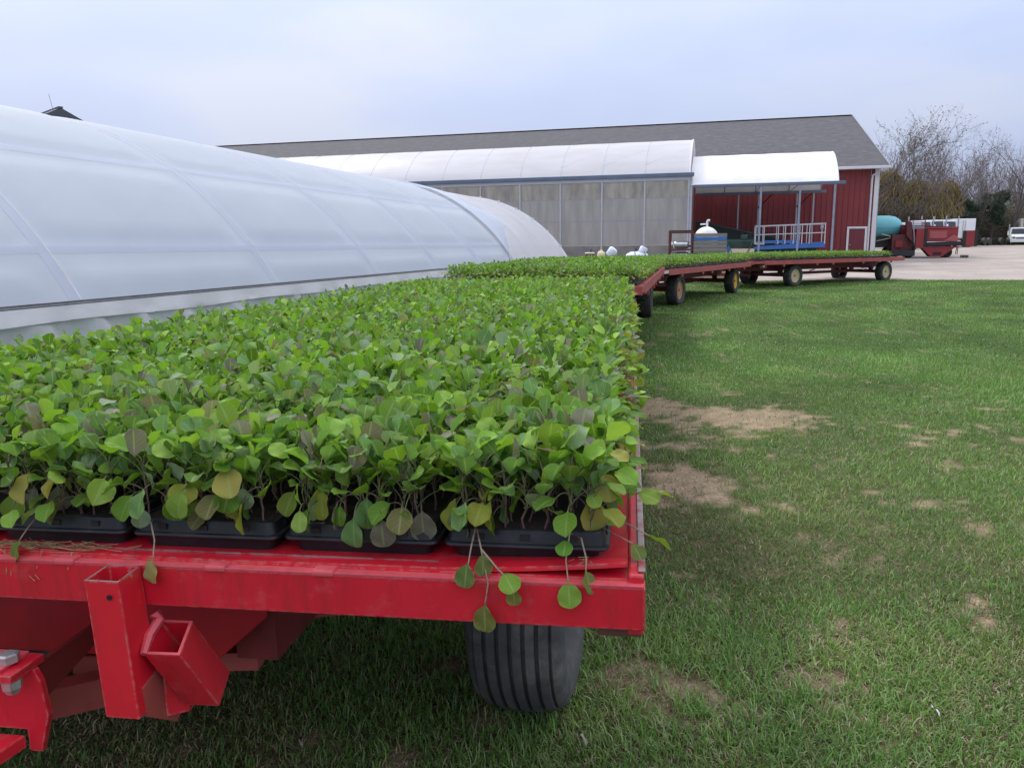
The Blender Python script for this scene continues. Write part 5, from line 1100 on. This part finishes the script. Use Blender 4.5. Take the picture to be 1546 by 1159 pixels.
# ------------------------------------------------------------------ trees
M_BARK = mat('grey_bark', (.070, .062, .062), .9, var=.3, scale=3)
M_TWIG = attr_mat('bare_twigs', .9, spec=.1)
def seg_mesh(name, segs, n=3):
    A = np.array([s_[0] for s_ in segs], float); Bq = np.array([s_[1] for s_ in segs], float); ra = np.array([s_[2] for s_ in segs]); rb = np.array([s_[3] for s_ in segs]); cc = np.array([s_[4] for s_ in segs])
    d = Bq-A; d /= np.maximum(np.linalg.norm(d, axis=1, keepdims=True), 1e-9); a_ = np.cross(d, np.array([.31, .17, .93])); a_ /= np.linalg.norm(a_, axis=1, keepdims=True); b_ = np.cross(d, a_); v = []
    for k in range(n):
        o_ = a_*math.cos(2*math.pi*k/n)+b_*math.sin(2*math.pi*k/n); v += [A+o_*ra[:, None], Bq+o_*rb[:, None]]
    v = np.stack(v, 1); q = np.array([[2*k, 2*k+1, (2*k+3) % (2*n), (2*k+2) % (2*n)] for k in range(n)]); m = len(A)
    f = (q[None]+(np.arange(m)*2*n)[:, None, None]).reshape(-1, 4)
    c4 = np.concatenate([np.repeat(cc[:, None, :], 2*n, 1), np.ones((m, 2*n, 1))], -1).reshape(-1, 4)
    return np_mesh(name, v.reshape(-1, 3), f, c4)
def grow(r, p, d, L, rad_, level, out, bias, maxl, spread, cols, up=.12):
    """one limb with side branches; fills out[level]"""
    n = 5 if level == 0 else (4 if level < 3 else 3); pts = [np.array(p, float)]; dirs = []
    dd = np.array(d, float)
    for k in range(n):
        dd = dd+r.normal(0, .10+.05*level, 3)+np.array(bias)*(.05+.03*level)+np.array([0, 0, up*.3]); dd /= np.linalg.norm(dd); pts.append(pts[-1]+dd*L/n); dirs.append(dd.copy())
    for k in range(n):
        f0, f1 = 1-.62*k/n, 1-.62*(k+1)/n; out.append((pts[k], pts[k+1], rad_*f0, rad_*f1, cols[min(level, len(cols)-1)]))
    if level < maxl:
        nb = r.integers(3, 6) if level < maxl-1 else r.integers(2, 5)
        for b_ in range(nb):
            k = r.integers(1 if level else 2, n+1) if b_ else n; base_ = pts[k]; t_ = dirs[k-1]
            side = r.normal(0, 1, 3); side -= t_*(side@t_); side /= np.linalg.norm(side)
            nd = t_*math.cos(spread)+side*math.sin(spread)*r.uniform(.7, 1.2); nd[2] += up; nd /= np.linalg.norm(nd)
            grow(r, base_, nd, L*r.uniform(.52, .74), rad_*.50*(1-.3*k/n)+.004, level+1, out, bias, maxl, spread, cols, up)
BC = [np.array([.085, .078, .078]), np.array([.105, .095, .094]), np.array([.135, .120, .115]), np.array([.16, .14, .13]), np.array([.17, .15, .135])]
def bare_tree(x, y, h, seed, label, bias=(0, 0, 0), spread=.55, maxl=5, buds=0, trunk=.30, lean=(0, 0, 1), rad_=.17):
    r = np.random.default_rng(seed); g0 = float(gz(x, y)); g = empty('bare_tree', (x, y, g0), 0, label, 'tree', 'bare trees behind the yard')
    out = []; grow(r, (0, 0, -.1), lean, h*trunk, rad_, 0, out, bias, maxl, spread, BC)
    zmax = max(s_[1][2] for s_ in out); k = h/zmax
    out = [(a*k, b*k, ra, rb, c) for a, b, ra, rb, c in out]
    link('trunk', seg_mesh('trunk', out[:5], 8), M_TWIG, g); link('crown', seg_mesh('crown', out[5:], 3), M_TWIG, g)
    if buds:
        ends = np.array([s_[1] for s_ in out[5:] if s_[2] < .03]); ends = ends[r.random(len(ends)) < buds]; m = len(ends)
        v, f, c, u_ = leaf_batch(ends, r.uniform(0, 6.28, m), r.normal(-.2, .5, m), r.normal(0, .6, m), r.uniform(.12, .26, m), r.uniform(.05, .11, m), r.uniform(0, .4, m), r.uniform(0, .3, m), 2, 1, np.array([.13, .095, .075])*r.uniform(.7, 1.3, m)[:, None], None, [0, .5, 1])
        kind(link('buds', np_mesh('buds', v, f, c, u_), M_TWIG, g), 'stuff')
bare_tree(41.5, 93, 15.6, 3, 'bare tree rising just behind the barn roof edge', (.15, 0, 0), .55, 5, .25)
bare_tree(44.9, 93, 14.8, 5, 'forked bare tree in front of the yellow willow, nearest the barn', (.25, 0, 0), .6, 5, .25)
bare_tree(47.6, 93, 15.0, 8, 'tall bare tree leaning over the middle of the yellow willow', (.45, 0, 0), .55, 5, .25, lean=(.25, 0, 1))
bare_tree(49.9, 93, 13.8, 12, 'bare tree leaning hard to one side beyond the willow', (.7, 0, 0), .52, 5, .25, lean=(.5, 0, 1))
bare_tree(69.5, 108.5, 17.2, 21, 'dark bare tree with crooked limbs above the white truck', (.1, 0, .2), .5, 5, 0, rad_=.24)
bare_tree(75.5, 110, 17.5, 22, 'bare tree at the right-hand edge of the picture', (-.1, 0, .2), .5, 5, 0, rad_=.24)
bare_tree(65.8, 111, 12.5, 24, 'slim bare tree between the evergreens and the crooked tree', (0, 0, .3), .42, 5, 0, rad_=.13)
# willow: hanging yellow-green strands
def strands(r, n, cx, cz, rx, ry, rz, ln, colr, wid, droop):
    u_ = r.normal(0, 1, (n, 3)); u_ /= np.linalg.norm(u_, axis=1, keepdims=True); rr_ = r.random(n)**.4
    p = np.stack([u_[:, 0]*rx*rr_+cx, u_[:, 1]*ry*rr_, cz+u_[:, 2]*rz*rr_], 1); d = np.stack([r.normal(0, .35, n)+u_[:, 0]*.4, r.normal(0, .35, n), -droop*np.ones(n)+r.normal(0, .3, n)], 1); d /= np.linalg.norm(d, axis=1, keepdims=True)
    l = r.uniform(.5, 1.0, n)*ln; side = np.cross(d, r.normal(0, 1, (n, 3))); side /= np.linalg.norm(side, axis=1, keepdims=True); w_ = (r.uniform(.5, 1.2, n)*wid)[:, None]
    v = np.stack([p-side*w_, p+side*w_, p+d*l[:, None]+side*w_*.5, p+d*l[:, None]-side*w_*.5], 1).reshape(-1, 3); f = np.arange(n*4).reshape(n, 4)
    c = colr[r.choice(len(colr), n)]*r.uniform(.7, 1.25, n)[:, None]; c4 = np.concatenate([np.repeat(c[:, None, :], 4, 1), np.ones((n, 4, 1))], -1).reshape(-1, 4)
    return v, f, c4, np.zeros(n*4)
r = np.random.default_rng(4)
wl = empty('willow_tree', (51.0, 100, float(gz(49, 98))), 0, 'rounded yellow-green willow in early leaf behind the bare trees', 'tree')
WC = np.array([[.27, .215, .09], [.22, .18, .085], [.30, .24, .10], [.18, .15, .08]])
parts = [strands(r, 1700, r.uniform(-4.6, 4.6), r.uniform(4.0, 8.9), r.uniform(.9, 1.9), 1.5, 1.1, 1.5, WC, .03, .9) for k in range(16)]+[strands(r, 2600, 0, 5.0, 5.4, 4.0, 3.6, 1.6, WC, .035, .9)]
v, f, c, u_ = merge(parts); link('crown', np_mesh('crown', v, f, c, u_), M_TWIG, wl)
out = []; grow(r, (0, 0, 0), (0, 0, 1), 3.0, .35, 0, out, (0, 0, 0), 3, .6, BC); link('trunk', seg_mesh('trunk', out, 5), M_TWIG, wl)
# evergreens
EC = np.array([[.075, .115, .075], [.085, .125, .085], [.07, .095, .07], [.095, .12, .085]])
for x, y, zc_, rx, lb, sd_ in ((64.3, 111.5, 5.3, 2.3, 'dark green evergreen bush on the tree line, lighter of the two', 1), (68.6, 112, 6.1, 2.0, 'dark evergreen bush on the tree line, closer to the white truck', 2)):
    r = np.random.default_rng(80+sd_); g = empty('evergreen_tree', (x, y, float(gz(x, y))), 0, lb, 'tree', 'evergreens on the tree line')
    parts = [strands(r, 520, r.uniform(-1, 1)*rx*.7, zc_+r.uniform(-3.0, .9), r.uniform(.35, .8), .7, .4, .6, EC, .05, -.3) for k in range(14)]
    v, f, c, u_ = merge(parts); link('crown', np_mesh('crown', v, f, c, u_), M_TWIG, g)
    MB().tube([(0, 0, 0), (.1, 0, zc_)], [.16, .06], 7).build('trunk', M_BARK, g)
# woods: one mass of bare stems and brush behind the yard
def wy(x): return np.interp(x, [20, 50, 58, 125], [95, 95, 112, 119])
r = np.random.default_rng(9); segs = []
WB = [np.array([.135, .120, .118]), np.array([.155, .135, .13]), np.array([.17, .145, .138]), np.array([.18, .155, .145])]
for k in range(205):
    x = r.uniform(28, 100); y = float(wy(x))+7+r.uniform(0, 30); h = r.uniform(9.0, 14.5)*(1.25 if x > 57 else 1.0); o_ = []
    grow(r, (0, 0, 0), (r.normal(0, .08), 0, 1), h*.42, r.uniform(.07, .15), 0, o_, (0, 0, .25), 3, .42, [w_*r.uniform(.75, 1.25) for w_ in WB], .2)
    kz = h/max(s_[1][2] for s_ in o_); base_ = np.array([x, y, float(gz(x, y))])
    segs += [(a*kz+base_, b*kz+base_, ra+.008, rb+.008, c_) for a, b, ra, rb, c_ in o_]
wo = link('woods', seg_mesh('woods', segs, 3), M_TWIG); tag(wo, 'bare brown woods closing off the back of the yard', 'woods', kind='stuff')
n = 140000; x = r.uniform(28, 100, n); y = wy(x)+r.uniform(0, 1, n)**1.5*36; tall = 3.6+6.2*fbm(x, y, 15, 6.0, 3)*np.clip((y-wy(x)+3)/14, .35, 1)
p0 = np.stack([x, y, gz(x, y)+r.random(n)**1.2*tall], 1); d = np.stack([r.normal(0, .6, n), r.normal(0, .5, n), r.normal(.45, .6, n)], 1); d /= np.linalg.norm(d, axis=1, keepdims=True); l = r.uniform(.6, 1.8, n)[:, None]
tint = fbm(x, y, 19, 5.0, 3)[:, None]; bc = (np.array([.155, .130, .105])*(1-tint)+np.array([.135, .130, .09])*tint)*r.uniform(.55, 1.35, n)[:, None]
side = np.cross(d, r.normal(0, 1, (n, 3))); side /= np.linalg.norm(side, axis=1, keepdims=True); side *= r.uniform(.015, .05, n)[:, None]
v = np.stack([p0-side, p0+side, p0+d*l], 1).reshape(-1, 3); f = np.arange(n*3).reshape(n, 3)
br_ = link('brush', np_mesh('brush', v, f, np.concatenate([np.repeat(bc[:, None, :], 3, 1), np.ones((n, 3, 1))], -1).reshape(-1, 4)), M_TWIG); tag(br_, 'tangled brown brush along the foot of the woods', 'brush', kind='stuff')
# earth bank under the brush so no sky shows through its foot
bx_ = np.linspace(10, 150, 120); by_ = wy(bx_)+11; bt = 3.8+2.4*fbm(bx_, by_, 77, 9.0, 3)
rows = [[(a_, b_-6*(1-q)**2+q*5, float(gz(a_, b_))-.2+t_*q) for a_, b_, t_ in zip(bx_, by_, bt)] for q in (0, .25, .5, .75, 1.0)]
kind(MB().loft(rows, caps=False, closed=False).build('wooded_bank', mat('leaf_litter', (.055, .045, .035), .95, var=.4, scale=1.2), smooth=True), 'structure')

# ------------------------------------------------------------------ lawn grass
r = np.random.default_rng(123)
def scatter(n, xr, yr):
    return r.uniform(*xr, n), r.uniform(*yr, n)
def frame_ok(x, y):
    d = np.stack([x, y, np.full_like(x, -1.5)], 1); zc = d@np.array(fw); px = W/2+F*(d@np.array(cr))/np.maximum(zc, .01); py = H/2-F*(d@np.array(cu))/np.maximum(zc, .01)
    return (zc > .3) & (px > -300) & (px < W+320) & (py < H+220)
GC = np.array([[.066, .150, .030], [.088, .190, .040], [.130, .245, .056], [.110, .170, .055], [.19, .26, .12]])
STRAW = np.array([[.38, .32, .20], [.46, .39, .27], [.25, .20, .12]])
def blades(x, y, ln, wd, segs3, straw_p, flat=.0, gain=1.0):
    n = len(x); az = r.uniform(0, 6.28, n); lean = np.clip(r.normal(.95+flat, .36, n), .05, 1.5); L = ln*r.uniform(.45, 1.3, n); wdt = wd*r.uniform(.6, 1.25, n)
    lu_ = lushness(x, y); b_ = bare(x, y)
    dryp = np.clip((fbm(x, y, 83, .33, 3)-.47)*3.2, 0, 1)
    st_ = r.random(n) < np.clip(straw_p*.7+.30*dryp+.55*b_, 0, .97)
    c = np.where(st_[:, None], STRAW[r.choice(3, n)], GC[r.choice(5, n)]*gain*(.38+1.30*lu_)[:, None])*r.uniform(.75, 1.25, n)[:, None]
    patchy = fbm(x, y, 61, .5, 3); c = np.where(st_[:, None], c, c*(1+np.array([.35, .12, .25])*np.clip((patchy-.52)*4, 0, 1)[:, None]))
    L = np.where(st_, L*.8, L*(.45+1.15*lu_)); lean = np.where(st_, np.clip(lean+.35, .2, 1.5), lean)
    z0_ = gz(x, y)+(fbm(x, y, 71, 2.5, 3)-.5)*.03*(np.hypot(x, y) < 30)*(np.hypot(x, y) > 3.2)-.004
    base_ = np.stack([x, y, z0_], 1); hd = np.stack([np.cos(az), np.sin(az), np.zeros(n)], 1); sd_ = np.stack([-np.sin(az), np.cos(az), np.zeros(n)], 1)*wdt[:, None]*.5; upv = np.array([0, 0, 1.0])
    l1 = lean*.55; l2 = lean*1.25
    mid = base_+(hd*np.sin(l1)[:, None]+upv*np.cos(l1)[:, None])*(L*.55)[:, None]; tip = mid+(hd*np.sin(l2)[:, None]+upv*np.cos(l2)[:, None])*(L*.5)[:, None]
    c4 = np.concatenate([c, np.ones((n, 1))], 1)
    if segs3:
        v = np.stack([base_-sd_, base_+sd_, mid+sd_*.8, mid-sd_*.8, tip], 1); f = np.array([[0,1,2],[0,2,3],[3,2,4]]); k = 5
    else:
        v = np.stack([base_-sd_, base_+sd_, tip], 1); f = np.array([[0,1,2]]); k = 3
    return v.reshape(-1, 3), (f[None]+(np.arange(n)*k)[:, None, None]).reshape(-1, 3), np.repeat(c4, k, 0), np.zeros(n*k)
parts = []
for n, xr, yr, y0_, y1_, ln, wd, s3, sp in ((250000, (-1.9, 3.0), (1.2, 4.0), 0, 3.0, .042, .0043, True, .19), (170000, (-1.9, 4.2), (2.2, 5.6), 3.0, 4.6, .042, .0060, False, .17), (260000, (-1.0, 8.0), (3.6, 11.5), 4.6, 9.5, .042, .0085, False, .16), (165000, (.5, 13.5), (7.5, 20), 9.5, 18, .046, .0135, False, .13), (105000, (1.5, 22), (15, 30.5), 18, 99, .055, .022, False, .10)):
    x, y = scatter(n, xr, yr); wob = r.normal(0, .45, n)*np.clip(y/5, .5, 3); ok = frame_ok(x, y) & (y < edge_y(x)+.15) & (y+wob > y0_) & (y+wob < y1_); x, y = x[ok], y[ok]
    keep = r.random(len(x)) > .86*bare(x, y); x, y = x[keep], y[keep]
    parts.append(blades(x, y, ln, wd, s3, sp, gain=1.20 if s3 else 1.14))
x, y = scatter(26000, (-8, -1.2), (.5, 14)); parts.append(blades(x, y, .07, .016, False, .15))
x, y = scatter(75000, (.4, 11), (-.5, 12)); ok = ~frame_ok(x, y) & (x > .25*y-.2); parts.append(blades(x[ok], y[ok], .055, .013, False, .17, gain=1.15))
x, y = scatter(170000, (-1.5, 5.0), (1.4, 8.5)); ok = frame_ok(x, y) & (bare(x, y) > .25+.5*r.random(170000)); x, y = x[ok], y[ok]
parts.append(blades(x, y, .034, .0042, False, .85, flat=.8))
v, f, c, u_ = merge(parts)
gs = link('grass', np_mesh('grass', v, f, c), M_GRASS); tag(gs, 'short patchy green lawn grass with dry straw', 'grass', kind='stuff')
# litter on the lawn
for (x, y), lb, cl in (((1.319, 2.20), 'scrap of white paper lying on the lawn', (.75, .74, .70)), ((.201, 2.075), 'curled grey dead leaf lying on the lawn by the tyre', (.30, .26, .24))):
    m_ = MB(); rows = [[(.007*i*(1+.2*math.sin(j)), .006*j-.012, .035+.008*j+.008*math.sin(i*1.3+j*.9)+.004*(i % 2)) for j in range(5)] for i in range(3)]
    m_.loft(rows, caps=False, closed=False); o_ = m_.build('scrap' if cl[0] > .5 else 'dead_leaf', mat('litter', cl, .7, var=.2), loc=(x, y, 0), rot=(0, 0, random.random()*3)); tag(o_, lb, 'litter')
